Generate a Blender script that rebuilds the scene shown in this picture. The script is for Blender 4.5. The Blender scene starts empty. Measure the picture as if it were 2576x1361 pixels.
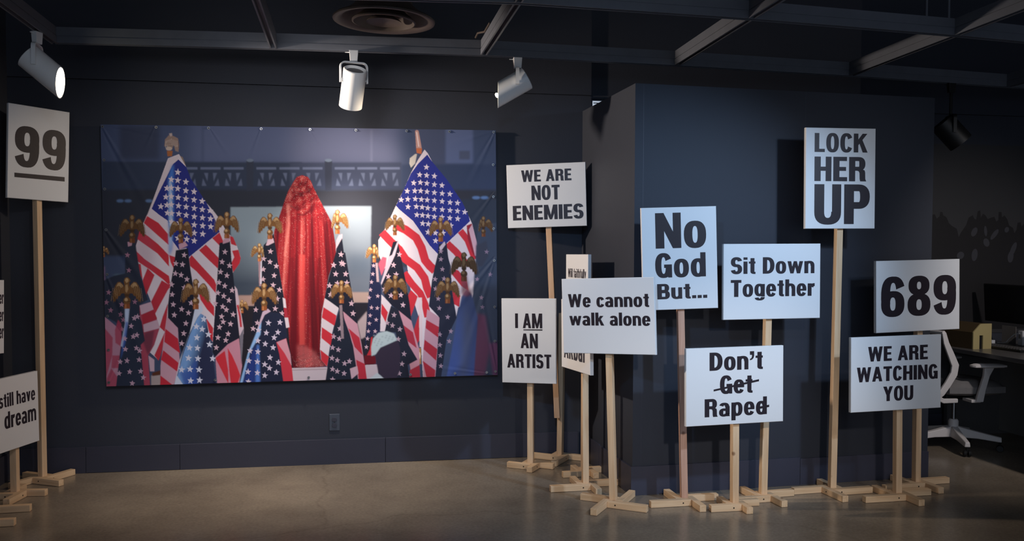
import bpy, bmesh, math
import numpy as np
from mathutils import Vector, Matrix

# ---------------------------------------------------------------- camera, world, lights, exposure
scene = bpy.context.scene
COL = scene.collection
F_PX, YAW, PITCH, ROLL, PY, EYE = 2201.25, .1643, .0380, .0027, 716.065, 1.444
fw0 = Vector((math.sin(YAW), math.cos(YAW), 0)); rt0 = Vector((math.cos(YAW), -math.sin(YAW), 0)); up0 = Vector((0, 0, 1))
fw = fw0*math.cos(PITCH)-up0*math.sin(PITCH); u2 = up0*math.cos(PITCH)+fw0*math.sin(PITCH)
rt = rt0*math.cos(ROLL)+u2*math.sin(ROLL); up = u2*math.cos(ROLL)-rt0*math.sin(ROLL)
cam_d = bpy.data.cameras.new('camera'); cam = bpy.data.objects.new('camera', cam_d); COL.objects.link(cam)
cam_d.sensor_fit = 'HORIZONTAL'; cam_d.sensor_width = 36; cam_d.lens = F_PX/2576*36; cam_d.shift_y = (PY-680.5)/2576
cam_d.clip_start = .05; cam_d.clip_end = 60
cam.matrix_world = Matrix(((rt.x, up.x, -fw.x, 0), (rt.y, up.y, -fw.y, 0), (rt.z, up.z, -fw.z, EYE), (0, 0, 0, 1)))
scene.camera = cam
scene.view_settings.view_transform = 'Standard'; scene.view_settings.look = 'None'; scene.view_settings.gamma = 1.0
scene.view_settings.use_curve_mapping = False; scene.view_settings.exposure = 0.0
w = bpy.data.worlds.new('world'); scene.world = w; w.use_nodes = True
w.node_tree.nodes['Background'].inputs[0].default_value = (.70, .82, 1.0, 1); w.node_tree.nodes['Background'].inputs[1].default_value = .85

def spot(name, loc, aim, watts, col, angle=70, blend=.6, size=.04):
    d = bpy.data.lights.new(name, 'SPOT'); o = bpy.data.objects.new(name, d); COL.objects.link(o)
    d.energy = watts; d.color = col; d.spot_size = math.radians(angle); d.spot_blend = blend; d.shadow_soft_size = size
    o.location = loc; o.rotation_euler = (Vector(aim)-Vector(loc)).to_track_quat('-Z', 'Y').to_euler()
    return o
COOL = (.78, .88, 1.0); WARM = (1.0, .80, .58); NEUT = (.95, .95, 1.0)
spot('gallery_light_cool', (3.1, 2.5, 2.58), (1.80, 4.8, 1.08), 212, (.50, .71, 1.0), 60, .9, .06)
spot('gallery_light_front', (.2, 1.7, 2.58), (1.42, 5.0, 1.36), 125, (.36, .63, 1.0), 44, .9, .06)
spot('gallery_light_banner', (-.55, 3.6, 2.58), (-.40, 5.96, 1.62), 58, NEUT, 80, 1., .22)
spot('added_wash_light', (-.8, 2.9, 2.58), (-.75, 5.95, .28), 42, (.98, .92, 1.0), 50, 1., .1)  # added wash, brightens the wall and floor below the banner
spot('gallery_light_left', (-.4, 2.2, 2.58), (-2.05, 5.6, .8), 30, (.92, .93, 1.0), 56, .9, .06)
spot('gallery_light_right', (3.3, 2.2, 2.58), (2.95, 4.85, 1.30), 38, (.82, .88, 1.0), 56, .9, .06)
spot('gallery_light_far_right', (4.40, 3.3, 2.58), (4.55, 5.9, .5), 115, (1.0, .92, .88), 74, .9, .06)
spot('gallery_light_bases', (1.5, .2, 2.45), (2.0, 4.7, .02), 270, (1.0, .92, .84), 31, .8, .08)
spot('spotlight_beam_warm', (-1.62, 5.27, 2.40), (1.5, 5.35, 1.70), 300, (1.0, .84, .69), 62, .8, .05)
spot('spotlight_beam_down', (-.11, 5.52, 2.36), (-.2, 5.75, .0), 310, (1.0, .88, .74), 82, 1., .05)
spot('spotlight_beam_left', (.73, 5.45, 2.36), (-1.6, 5.8, .9), 58, WARM, 80, .7, .05)

# ---------------------------------------------------------------- helpers
def new_mat(name):
    m = bpy.data.materials.new(name); m.use_nodes = True
    return m, m.node_tree.nodes, m.node_tree.links, m.node_tree.nodes['Principled BSDF']
def paint_mat(name, col, rough=.5, spec=.4, var=.12, scale=6., bump=.02, metal=0., bscale=90.):
    """painted or plain surface: a colour with slight procedural mottling and a fine bump"""
    m, n, l, b = new_mat(name)
    tc = n.new('ShaderNodeTexCoord'); nz = n.new('ShaderNodeTexNoise'); nz.inputs['Scale'].default_value = scale; nz.inputs['Detail'].default_value = 4
    l.new(tc.outputs['Object'], nz.inputs['Vector'])
    mx = n.new('ShaderNodeMix'); mx.data_type = 'RGBA'
    mx.inputs[6].default_value = tuple(c*(1-var) for c in col)+(1,); mx.inputs[7].default_value = tuple(min(1, c*(1+var)) for c in col)+(1,)
    l.new(nz.outputs['Fac'], mx.inputs[0]); l.new(mx.outputs[2], b.inputs['Base Color'])
    b.inputs['Roughness'].default_value = rough; b.inputs['Specular IOR Level'].default_value = spec; b.inputs['Metallic'].default_value = metal
    if bump:
        n2 = n.new('ShaderNodeTexNoise'); n2.inputs['Scale'].default_value = bscale; bp = n.new('ShaderNodeBump'); bp.inputs['Strength'].default_value = bump*5; bp.inputs['Distance'].default_value = .002
        l.new(tc.outputs['Object'], n2.inputs['Vector']); l.new(n2.outputs['Fac'], bp.inputs['Height']); l.new(bp.outputs['Normal'], b.inputs['Normal'])
    return m
def wood_mat(name, c1, c2, along='Z', rough=.55):
    m, n, l, b = new_mat(name)
    tc = n.new('ShaderNodeTexCoord'); mp = n.new('ShaderNodeMapping'); oi = n.new('ShaderNodeObjectInfo')
    mp.inputs['Scale'].default_value = (46, 46, 3.2) if along == 'Z' else (3.2, 46, 46)
    ad = n.new('ShaderNodeVectorMath'); ad.operation = 'ADD'; sc = n.new('ShaderNodeVectorMath'); sc.operation = 'SCALE'; sc.inputs['Scale'].default_value = 3.
    cb = n.new('ShaderNodeCombineXYZ')
    for i in range(3): l.new(oi.outputs['Random'], cb.inputs[i])
    l.new(cb.outputs[0], sc.inputs[0]); l.new(tc.outputs['Object'], ad.inputs[0]); l.new(sc.outputs[0], ad.inputs[1]); l.new(ad.outputs[0], mp.inputs['Vector'])
    nz = n.new('ShaderNodeTexNoise'); nz.inputs['Scale'].default_value = 1.; nz.inputs['Detail'].default_value = 5; nz.inputs['Distortion'].default_value = .6
    l.new(mp.outputs[0], nz.inputs['Vector'])
    r = n.new('ShaderNodeValToRGB'); r.color_ramp.elements[0].position = .32; r.color_ramp.elements[0].color = c2+(1,); r.color_ramp.elements[1].position = .62; r.color_ramp.elements[1].color = c1+(1,)
    l.new(nz.outputs['Fac'], r.inputs[0])
    # occasional knots
    v = n.new('ShaderNodeTexVoronoi'); v.inputs['Scale'].default_value = 5.5; l.new(ad.outputs[0], v.inputs['Vector'])
    kr = n.new('ShaderNodeValToRGB'); kr.color_ramp.elements[0].position = .035; kr.color_ramp.elements[0].color = (.22, .10, .05, 1); kr.color_ramp.elements[1].position = .085; kr.color_ramp.elements[1].color = (1, 1, 1, 1)
    l.new(v.outputs['Distance'], kr.inputs[0])
    mx = n.new('ShaderNodeMix'); mx.data_type = 'RGBA'; mx.blend_type = 'MULTIPLY'; mx.inputs[0].default_value = .75
    l.new(r.outputs[0], mx.inputs[6]); l.new(kr.outputs[0], mx.inputs[7]); l.new(mx.outputs[2], b.inputs['Base Color'])
    b.inputs['Roughness'].default_value = rough; b.inputs['Specular IOR Level'].default_value = .3
    return m
def glow_mat(name, col, power):
    m, n, l, b = new_mat(name); b.inputs['Base Color'].default_value = (.9, .9, .9, 1)
    b.inputs['Emission Color'].default_value = col+(1,); b.inputs['Emission Strength'].default_value = power
    return m

class MB:
    def __init__(s): s.v = []; s.f = []; s.m = []
    def add(s, V, Fc, mi=0):
        o = len(s.v); s.v += [tuple(p) for p in V]; s.f += [tuple(i+o for i in f) for f in Fc]; s.m += [mi]*len(Fc); return s
    def box(s, c, d, M=None, mi=0):
        x, y, z = (e/2 for e in d)
        V = [Vector((sx*x, sy*y, sz*z)) for sx in (-1, 1) for sy in (-1, 1) for sz in (-1, 1)]
        V = [(M @ p if M else p)+Vector(c) for p in V]
        return s.add(V, [(0, 1, 3, 2), (4, 6, 7, 5), (0, 4, 5, 1), (2, 3, 7, 6), (0, 2, 6, 4), (1, 5, 7, 3)], mi)
    def prism(s, pts, a, b, fn, mi=0):
        """extrude a 2-D outline between depths a and b; fn(p, q, depth) -> 3-D"""
        n = len(pts); V = [fn(p, q_, a) for p, q_ in pts]+[fn(p, q_, b) for p, q_ in pts]
        return s.add(V, [tuple(range(n))[::-1], tuple(range(n, 2*n))]+[(i, (i+1) % n, n+(i+1) % n, n+i) for i in range(n)], mi)
    def lathe(s, prof, seg=28, M=None, mi=0):
        V = []; n = len(prof)
        for k in range(seg):
            a = 2*math.pi*k/seg
            for r, z in prof:
                p = Vector((r*math.cos(a), r*math.sin(a), z)); V.append(M @ p if M else p)
        return s.add(V, [(k*n+i, ((k+1) % seg)*n+i, ((k+1) % seg)*n+i+1, k*n+i+1) for k in range(seg) for i in range(n-1)], mi)
    def tube(s, path, r, seg=8, mi=0, flat=None):
        path = [Vector(p) for p in path]; n = len(path); V = []
        ref = None
        for i, p in enumerate(path):
            t = (path[min(i+1, n-1)]-path[max(i-1, 0)]).normalized()
            if ref is None: ref = Vector((0, 0, 1)) if abs(t.z) < .9 else Vector((1, 0, 0))
            e1 = t.cross(ref).normalized(); e2 = e1.cross(t).normalized(); ref = e2 if abs(t.dot(e2)) < .9 else ref
            rr = r if not isinstance(r, (list, tuple)) else r[i]
            a_, b_ = (rr, rr) if flat is None else flat
            for k in range(seg):
                a = 2*math.pi*(k+.5)/seg; V.append(p+e1*a_*math.cos(a)+e2*b_*math.sin(a))
        Fc = [(i*seg+k, i*seg+(k+1) % seg, (i+1)*seg+(k+1) % seg, (i+1)*seg+k) for i in range(n-1) for k in range(seg)]
        return s.add(V, Fc+[tuple(range(seg))[::-1], tuple((n-1)*seg+k for k in range(seg))], mi)
    def sweep(s, path, prof, mi=0):
        """profile (side, height) along a level polyline with mitred corners"""
        path = [Vector(p) for p in path]; n = len(path); V = []; k = len(prof)
        for i, p in enumerate(path):
            t0 = (path[i]-path[i-1]).normalized() if i else (path[1]-path[0]).normalized()
            t1 = (path[i+1]-path[i]).normalized() if i < n-1 else t0
            t = (t0+t1).normalized(); sd = Vector((t.y, -t.x, 0))
            V += [p+sd*a+Vector((0, 0, b)) for a, b in prof]
        Fc = [(i*k+j, i*k+(j+1) % k, (i+1)*k+(j+1) % k, (i+1)*k+j) for i in range(n-1) for j in range(k)]
        return s.add(V, Fc+[tuple(range(k))[::-1], tuple((n-1)*k+j for j in range(k))], mi)
def obj(name, mb, mats, parent=None, smooth=False, bevel=0., loc=(0, 0, 0), rot=(0, 0, 0)):
    me = bpy.data.meshes.new(name); me.from_pydata(mb.v, [], mb.f); mats = mats if isinstance(mats, (list, tuple)) else [mats]
    for m in mats: me.materials.append(m)
    me.polygons.foreach_set('material_index', mb.m)
    bm = bmesh.new(); bm.from_mesh(me); bmesh.ops.recalc_face_normals(bm, faces=bm.faces); bm.to_mesh(me); bm.free()
    if smooth:
        me.polygons.foreach_set('use_smooth', [True]*len(me.polygons)); me.set_sharp_from_angle(angle=math.radians(38))
    o = bpy.data.objects.new(name, me); COL.objects.link(o); o.location = loc; o.rotation_euler = rot
    if parent: o.parent = parent
    if bevel:
        b = o.modifiers.new('bevel', 'BEVEL'); b.width = bevel; b.segments = 2; b.limit_method = 'ANGLE'
    return o
def tag(o, label, cat, group=None, kind=None):
    o['label'] = label; o['category'] = cat
    if group: o['group'] = group
    if kind: o['kind'] = kind
    return o
def thing(name, label, cat, loc=(0, 0, 0), rz=0., group=None):
    o = bpy.data.objects.new(name, None); COL.objects.link(o); o.location = loc; o.rotation_euler = (0, 0, rz); o.empty_display_size = .1
    return tag(o, label, cat, group)
def struct(name, mb, mats, parent=None, **k):
    o = obj(name, mb, mats, parent, **k)
    if parent is None: o['kind'] = 'structure'
    return o
# ---------------------------------------------------------------- printed picture of the banner
def s2l(c):
    return tuple((v/255/12.92) if v/255<=.04045 else ((v/255+.055)/1.055)**2.4 for v in c)

class Paint:
    """Small numpy rasteriser; coordinates are picture units (1 unit = 1/380 of the sheet height or so)."""
    X0, Y0, W, HH, K = 245, 305, 1015, 675, 2
    def __init__(s):
        s.im = np.zeros((s.HH*s.K, s.W*s.K, 3), np.float32)
        s.yy, s.xx = np.mgrid[0:s.HH*s.K, 0:s.W*s.K].astype(np.float32)
        s.xx = s.xx/s.K+s.X0; s.yy = s.yy/s.K+s.Y0
    def box(s, p, m=0):
        x0 = int(max(0, (p[:, 0].min()-s.X0-m)*s.K)); x1 = int(min(s.W*s.K, (p[:, 0].max()-s.X0+m)*s.K+2))
        y0 = int(max(0, (p[:, 1].min()-s.Y0-m)*s.K)); y1 = int(min(s.HH*s.K, (p[:, 1].max()-s.Y0+m)*s.K+2))
        return y0, y1, x0, x1
    def mask(s, p, b):
        y0, y1, x0, x1 = b
        X = s.xx[y0:y1, x0:x1]; Y = s.yy[y0:y1, x0:x1]
        m = np.zeros(X.shape, bool)
        n = len(p)
        for i in range(n):
            ax, ay = p[i]; bx, by = p[(i+1) % n]
            if ay == by: continue
            c = ((ay > Y) != (by > Y)) & (X < (bx-ax)*(Y-ay)/(by-ay)+ax)
            m ^= c
        return m.astype(np.float32)
    def blur(s, m, r):
        r = int(r*s.K)
        if r < 1: return m
        for _ in range(2):
            for ax in (0, 1):
                pad = [(0, 0), (0, 0)]; pad[ax] = (r+1, r)
                c = np.cumsum(np.pad(m, pad, mode='edge'), axis=ax, dtype=np.float64)
                n = m.shape[ax]
                hi = np.take(c, range(2*r+1, 2*r+1+n), axis=ax); lo = np.take(c, range(0, n), axis=ax)
                m = ((hi-lo)/(2*r+1)).astype(np.float32)
        return m
    def poly(s, pts, col, soft=0, a=1.0, col2=None, d=None, clip=None, fn=None):
        """fill; col2 with direction d=((x0,y0),(x1,y1)) gives a gradient"""
        p = np.array(pts, np.float32)
        b = s.box(p, soft*3)
        if b[1] <= b[0] or b[3] <= b[2]: return
        m = s.mask(p, b)
        if soft: m = s.blur(m, soft)
        y0, y1, x0, x1 = b
        c = np.array(s2l(col), np.float32)
        X = s.xx[y0:y1, x0:x1]; Y = s.yy[y0:y1, x0:x1]
        if fn is not None:
            C = fn(X, Y)
        elif col2 is not None:
            (ax, ay), (bx, by) = d
            t = np.clip(((X-ax)*(bx-ax)+(Y-ay)*(by-ay))/((bx-ax)**2+(by-ay)**2), 0, 1)[..., None]
            C = c*(1-t)+np.array(s2l(col2), np.float32)*t
        else:
            C = c
        if clip is not None: m = m*s.mask(np.array(clip, np.float32), b)
        m = (m*a)[..., None]
        s.im[y0:y1, x0:x1] = s.im[y0:y1, x0:x1]*(1-m)+C*m
    def line(s, pts, w, col, **k):
        p = np.array(pts, float); n = len(p); L = []; R_ = []
        for i in range(n):
            t = p[min(i+1, n-1)]-p[max(i-1, 0)]; t = t/max(1e-6, np.hypot(*t)); q = np.array([-t[1], t[0]])*w/2
            L.append(p[i]+q); R_.append(p[i]-q)
        s.poly(L+R_[::-1], col, **k)
    def star(s, x, y, r, col, rot=0., sx=1., **k):
        pts = []
        for i in range(10):
            a = rot-math.pi/2+i*math.pi/5; q = r if i % 2 == 0 else r*.42
            pts.append((x+q*math.cos(a)*sx, y+q*math.sin(a)))
        s.poly(pts, col, **k)
    def ell(s, x, y, rx, ry, col, **k):
        s.poly([(x+rx*math.cos(i*math.pi/12), y+ry*math.sin(i*math.pi/12)) for i in range(24)], col, **k)

Z_ = 3.781
OR = {'A': (240, 300), 'B': (740, 300), 'C': (240, 640), 'D': (740, 640)}
def q(o, *v):
    """pairs measured on one of four quarter views of the picture"""
    ox, oy = OR[o]
    return [(ox+v[i]/Z_, oy+v[i+1]/Z_) for i in range(0, len(v), 2)]

WHT = (226, 212, 222); RED = (205, 48, 62); NAVY = (26, 28, 46); BLUE = (38, 46, 132); PINK = (196, 150, 168); DRED = (176, 44, 62)

def eagle(a, cx, cy, s, bright=1.0, side=0, soft=0.5, tint=(1, 1, 1)):
    cl = lambda c: tuple(min(255, v*bright*k) for v, k in zip(c, tint))
    g, h, dk = cl((124, 84, 46)), cl((204, 166, 120)), cl((62, 40, 26))
    T = lambda L: [(cx+x*s, cy+y*s) for x, y in L]
    for m in (-1, 1):
        k = 1.0 if not side else (1.0 if m*side > 0 else .5)
        F = lambda L: T([(x*m*k, y) for x, y in L])
        a.poly(F([(.07, -.16), (.15, -.30), (.25, -.39), (.34, -.38), (.43, -.25), (.49, -.05), (.52, .18), (.50, .38), (.46, .30), (.43, .36), (.39, .22), (.35, .26), (.31, .12), (.26, .14), (.20, .04), (.09, .04)]), g, soft=soft)
        a.poly(F([(.14, -.24), (.25, -.36), (.33, -.34), (.40, -.2), (.30, -.24), (.20, -.16)]), h, soft=soft, a=.75)
        for i in range(5):
            x = .20+i*.07
            a.line(F([(x, -.26+i*.02), (x+.07, .02+i*.075)]), s*.022, dk, soft=.3, a=.55)
            a.line(F([(x+.03, -.24+i*.02), (x+.10, .04+i*.07)]), s*.016, h, soft=.3, a=.5)
    a.poly(T([(-.09, -.24), (-.12, -.40), (-.09, -.52), (.02, -.56), (.09, -.50), (.13, -.42), (.08, -.38), (.10, -.10), (.08, .12), (.04, .2), (-.04, .2), (-.09, .10)]), g, soft=soft)
    a.poly(T([(-.08, -.44), (-.03, -.53), (.05, -.50), (.06, -.40), (-.02, -.34)]), h, soft=soft, a=.9)
    a.poly(T([(-.06, -.26), (.02, -.30), (.05, -.12), (-.01, .02), (-.06, -.04)]), h, soft=soft, a=.7)
    a.poly(T([(-.11, .06), (.11, .06), (.08, .16), (-.08, .16)]), dk, soft=soft, a=.7)
    a.ell(cx, cy+.31*s, .135*s, .14*s, g, soft=soft); a.ell(cx-.03*s, cy+.27*s, .06*s, .07*s, h, soft=soft); a.line(T([(-.13, .33), (.13, .33)]), s*.03, dk, soft=.3, a=.6)
    a.poly(T([(-.11, .42), (.11, .42), (.11, .60), (-.11, .60)]), cl((150, 82, 44)), soft=soft); a.poly(T([(-.07, .43), (-.02, .43), (-.02, .59), (-.07, .59)]), cl((210, 140, 90)), soft=soft, a=.7)

def stars(a, o, L, r, col, al=1.0, sx=.95, soft=.4):
    for (x, y) in L:
        (px, py), = q(o, x, y); a.star(px, py, r/Z_, col, rot=.10, sx=sx, a=al, soft=soft)

def paint_picture():
    a = Paint()
    full = [(240, 300), (1265, 300), (1265, 985), (240, 985)]
    # blurred building behind
    a.poly(full, (66, 78, 108))
    a.poly(q('A', -50, 0, 1300, 0, 1300, 500, -50, 500), (72, 84, 118), soft=30)
    a.poly(q('A', 900, 0, 1966, 0, 1966, 460, 900, 460), (92, 102, 138), soft=20)
    a.poly(q('B', -40, 0, 1000, 0, 1000, 450, -40, 450), (100, 106, 138), soft=20)
    a.poly(q('A', 230, 60, 610, 60, 610, 380, 230, 380), (58, 66, 92), soft=6)
    a.poly(q('B', 1130, 60, 1440, 60, 1440, 440, 1130, 440), (72, 80, 108), soft=4)
    a.poly(q('B', 1440, 60, 1700, 60, 1700, 420, 1440, 420), (92, 104, 142), soft=3)
    a.poly(q('B', 1570, 300, 1670, 300, 1670, 380, 1570, 380), (78, 86, 112), soft=2)
    a.line(q('A', 1020, 60, 1020, 420), 6, (80, 90, 124), soft=3); a.line(q('B', 735, 100, 735, 400), 5, (112, 118, 150), soft=2)
    # dark frieze with a lattice railing
    a.poly(q('A', 60, 400, 1966, 410, 1966, 680, 60, 790), (50, 60, 84), soft=2)
    a.poly(q('B', -40, 410, 1020, 410, 1020, 670, -40, 670), (62, 70, 96), soft=2)
    a.poly(q('B', 1020, 430, 2000, 430, 2000, 760, 1020, 760), (56, 68, 98), soft=3)
    a.poly(q('A', 0, 670, 1966, 670, 1966, 1300, 0, 1300), (46, 50, 64), soft=3)
    a.poly(q('B', -40, 670, 2000, 670, 2000, 1400, -40, 1400), (52, 54, 66), soft=3)
    a.poly(q('B', 1020, 760, 2000, 760, 2000, 1400, 1020, 1400), (50, 58, 76), soft=3)
    def bay(o, x):
        a.poly(q(o, x, 455, x+190, 455, x+190, 478, x, 478), (104, 114, 146), soft=1)
        for m in (-1, 1):
            c = x+95
            a.poly(q(o, c+m*22, 510, c+m*62, 510, c+m*30, 590), (98, 108, 138), soft=1)
            a.poly(q(o, c+m*38, 632, c+m*72, 560, c+m*84, 632), (98, 108, 138), soft=1)
    for o, x in (('A', 780), ('A', 1000), ('A', 1220), ('A', 1530), ('A', 1750), ('B', 80), ('B', 385), ('B', 600), ('B', 815)):
        bay(o, x)
    for o, x in (('A', 1470), ('B', 325)):
        a.poly(q(o, x-35, 395, x+35, 395, x+30, 680, x-30, 680), (52, 58, 78), soft=1)
        a.ell(*q(o, x, 390)[0], 9, 4, (112, 126, 150), soft=1)
    for x in (235, 310, 510): a.ell(*q('A', x, 775)[0], 9, 4, (92, 120, 165), soft=1.5)
    for x in (1730, 1810): a.ell(*q('B', x, 745)[0], 10, 4, (96, 126, 176), soft=1.5)
    # pale window behind the figure, sill and dark stage
    a.poly(q('A', 1285, 835, 1966, 830, 1966, 1730, 1290, 1730), (150, 166, 178), col2=(66, 76, 92), d=q('A', 1500, 1080, 1500, 1560), soft=1.5)
    a.poly(q('B', 200, 825, 735, 825, 720, 1660, 200, 1660), (152, 164, 178), col2=(112, 120, 136), d=q('B', 500, 900, 500, 1500), soft=1.5)
    a.poly(q('D', 500, 0, 740, 0, 740, 200, 500, 200), (92, 106, 126), soft=12, a=.7)
    a.poly(q('C', 1340, 390, 1600, 385, 1600, 490, 1340, 490), (182, 148, 138), soft=1.5)
    a.poly(q('D', 480, 358, 740, 358, 740, 458, 480, 458), (186, 158, 150), soft=1.5)
    a.poly(q('C', 1330, 490, 1900, 490, 1900, 1240, 1330, 1240), (34, 30, 40), soft=1)
    a.poly(q('D', 430, 458, 760, 458, 760, 1180, 430, 1180), (36, 34, 46), soft=1)
    a.poly(q('D', 600, 645, 690, 540, 700, 770, 635, 805), (188, 168, 172), soft=1.5)
    a.poly(q('C', 180, 195, 270, 195, 250, 440, 200, 440), (112, 142, 158), soft=4)
    a.poly(q('C', 150, 440, 240, 440, 230, 540, 150, 540), (92, 58, 56), soft=3)
    # plinths
    a.poly(q('C', 1860, 1085, 1990, 1080, 1990, 1260, 1870, 1260), (214, 196, 206)); a.poly(q('D', -20, 1078, 320, 1070, 310, 1230, -20, 1235), (206, 190, 200))
    a.line(q('D', -20, 1100, 310, 1090), 2, (170, 150, 160), soft=.5)
    a.poly(q('D', 670, 1050, 800, 1043, 800, 1200, 670, 1200), (206, 188, 198)); a.poly(q('D', 665, 960, 780, 965, 780, 1040, 670, 1048), (110, 18, 34), soft=1)
    a.poly(q('C', 530, 1150, 620, 1140, 620, 1260, 530, 1260), (176, 160, 160), soft=1); a.poly(q('C', 540, 1125, 620, 1100, 620, 1145, 540, 1155), (92, 48, 30), soft=1)
    # ---- left tall flag
    a.poly(q('A', 655, 260, 662, 190, 700, 150, 745, 160, 785, 180, 795, 240, 790, 310, 760, 300, 745, 240, 730, 280, 700, 290, 680, 250), (158, 132, 122), soft=.6)
    a.poly(q('A', 700, 135, 728, 130, 732, 155, 712, 165), (196, 176, 172), soft=.5)
    for i in range(9):
        a.line(q('A', 672+i*13, 185+abs(i-4)*5, 668+i*14, 245+abs(i-4)*6), 1.2, (232, 214, 206), soft=.4, a=.8); a.line(q('A', 680+i*13, 190+abs(i-4)*5, 676+i*14, 250+abs(i-4)*6), 1.1, (92, 66, 58), soft=.4, a=.7)
    a.ell(*q('A', 700, 278)[0], 8, 5, (206, 184, 172), soft=.6); a.poly(q('A', 680, 300, 735, 300, 728, 350, 685, 352), (176, 106, 62), soft=.5)
    a.poly(q('A', 790, 340, 830, 360, 860, 440, 850, 480, 800, 400), (150, 128, 112), soft=.6)
    a.poly(q('A', 690, 370, 795, 330, 865, 455, 905, 560, 1060, 800, 1130, 890, 1190, 960, 1240, 1060, 1290, 1110, 1345, 1200, 1380, 1310, 1310, 1455, 1150, 1700, 1115, 2120, 930, 1700, 880, 1430, 720, 1560, 690, 1900, 600, 2290, 500, 2200, 610, 1980, 530, 1740, 450, 1535, 385, 1290, 385, 1200, 455, 985, 500, 900), WHT)
    for L in ([485, 915, 600, 985, 690, 1090, 697, 1195, 600, 1110, 460, 985], [420, 1060, 500, 1110, 600, 1190, 697, 1290, 700, 1400, 590, 1275, 400, 1140],
              [385, 1250, 470, 1330, 600, 1420, 700, 1490, 715, 1590, 640, 1520, 520, 1430, 385, 1340], [700, 1290, 760, 1310, 745, 1420, 715, 1360]):
        a.poly(q('A', *L), RED, soft=.5)
    a.poly(q('A', 455, 985, 530, 1030, 560, 1200, 540, 1500, 385, 1290, 385, 1200), (160, 90, 120), soft=10, a=.25)
    for L in ([400, 90, 430, 90, 450, 240, 430, 200], [495, 130, 562, 195, 482, 390, 448, 245], [630, 245, 722, 300, 690, 335, 565, 570, 528, 450],
              [690, 460, 680, 590, 660, 735, 610, 690, 640, 590], [660, 735, 690, 600, 650, 830, 620, 960, 600, 1010, 560, 960]):
        a.poly(q('C', *L), (196, 50, 66), soft=.6)
    a.poly(q('A', 700, 370, 790, 345, 785, 385, 735, 430, 520, 870, 455, 990, 500, 890), (222, 206, 214), soft=.5)
    ca = q('A', 738, 425, 790, 382, 865, 455, 905, 560, 1060, 800, 1140, 920, 1180, 1070, 890, 1310, 865, 1220, 795, 1240, 715, 1130, 700, 1050, 690, 965, 610, 910, 535, 850, 600, 700)
    a.poly(ca, BLUE, soft=.4)
    a.poly(q('A', 690, 560, 725, 440, 745, 430, 745, 1000, 730, 1240, 700, 1300, 695, 1000), (72, 128, 214), soft=3, a=.85)
    a.poly(q('A', 700, 600, 722, 560, 735, 1000, 715, 1290, 700, 1060), (196, 214, 240), soft=2, a=.8)
    a.poly(q('A', 1060, 800, 1130, 880, 1190, 960, 1240, 1060, 1200, 1080, 1140, 960), WHT, soft=.5)
    stars(a, 'A', [(783, 503), (722, 572), (783, 580), (860, 595), (680, 655), (722, 650), (783, 658), (860, 678), (938, 688), (670, 738), (722, 733), (787, 742), (860, 755), (938, 765), (1015, 778), (622, 828), (680, 815), (722, 810), (790, 822), (862, 832), (940, 845), (1017, 857), (1090, 868), (685, 890), (725, 893), (793, 898), (863, 910), (940, 925), (1018, 935), (1095, 945), (725, 975), (800, 985), (940, 1003), (1020, 1012), (1097, 1020), (868, 1070), (940, 1080), (1020, 1090), (868, 1140), (940, 1155), (785, 1130)], 35, (232, 216, 226))
    for L in ([1110, 1130, 1180, 1075, 1220, 1170, 1195, 1215], [985, 1245, 1050, 1190, 1175, 1320, 1165, 1420, 1080, 1340], [890, 1325, 915, 1290, 1000, 1385, 1130, 1525, 1150, 1575, 1145, 1655, 1080, 1575, 960, 1445, 900, 1395],
              [985, 1655, 1030, 1655, 1130, 1785, 1130, 1875, 1060, 1805, 1000, 1715], [1050, 1885, 1120, 1985, 1115, 2115, 1095, 2085]):
        a.poly(q('A', *L), RED, soft=.5)
    # right curl of that flag
    for L in ([1275, 1105, 1310, 1120, 1345, 1205, 1290, 1185], [1300, 1250, 1360, 1240, 1382, 1320, 1370, 1370, 1310, 1455, 1290, 1370, 1320, 1310]):
        a.poly(q('A', *L), RED, soft=.5)
    # ---- red draped figure
    def cloth(X, Y):
        cx = X-757
        fr = lambda v: v-np.floor(v)
        up = np.clip((575-Y)/90, 0, 1)
        wv = cx*(1-.0011*(Y-560))
        f = .40+.20*np.sin(wv*.155+.5*np.sin(Y*.012)+.4)+.15*np.sin(wv*.37+1.3*np.sin(Y*.009)+2.)+.08*np.sin(wv*.83+.7)
        rr = np.hypot(cx+4, (Y-505)*.8)
        g = .42+.15*np.sin(rr*.27+1.1*np.sin(cx*.05+.6)+.5)+.13*np.sin(cx*.10+Y*.24+1.2*np.sin(cx*.045))+.10*np.sin(cx*.33-Y*.07+.8)+.07*np.sin(cx*.5+Y*.42)
        f = f*(1-up)+g*up
        f = f+.16*np.exp(-((cx+42+.12*(Y-640))/16)**2)-.16*np.clip((Y-640)/220, 0, 1)-.12*np.clip(cx/80, 0, 1)
        f = f+.10*np.exp(-((cx-8)/15)**2-((Y-590)/60)**2)
        n = fr(np.sin(np.floor(X*1.6)*12.9898+np.floor(Y*1.1)*78.233)*43758.5453)
        n3 = fr(np.sin(np.floor(X*.55)*39.3468+np.floor(Y*.55)*11.135)*24634.6345)
        low = np.clip((Y-880)/25, 0, 1)
        f = f-.5*low*np.clip(np.sin(cx*.21+Y*.5)*.6+.1, 0, 1)
        lit = np.clip(f+.15*up+.35*low, 0, 1)
        sp = np.clip((n-(1.0-.12*lit-.06*low-.04*up))*14, 0, 1)*np.clip((n3-.25)*2, 0, 1)
        f = np.clip(f+.13*(n-.5)+.06*np.sin(Y*1.5), 0, 1)[..., None]
        dk = np.array(s2l((92, 12, 26)), np.float32); mid = np.array(s2l((164, 30, 40)), np.float32); hi = np.array(s2l((222, 112, 106)), np.float32)
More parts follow.
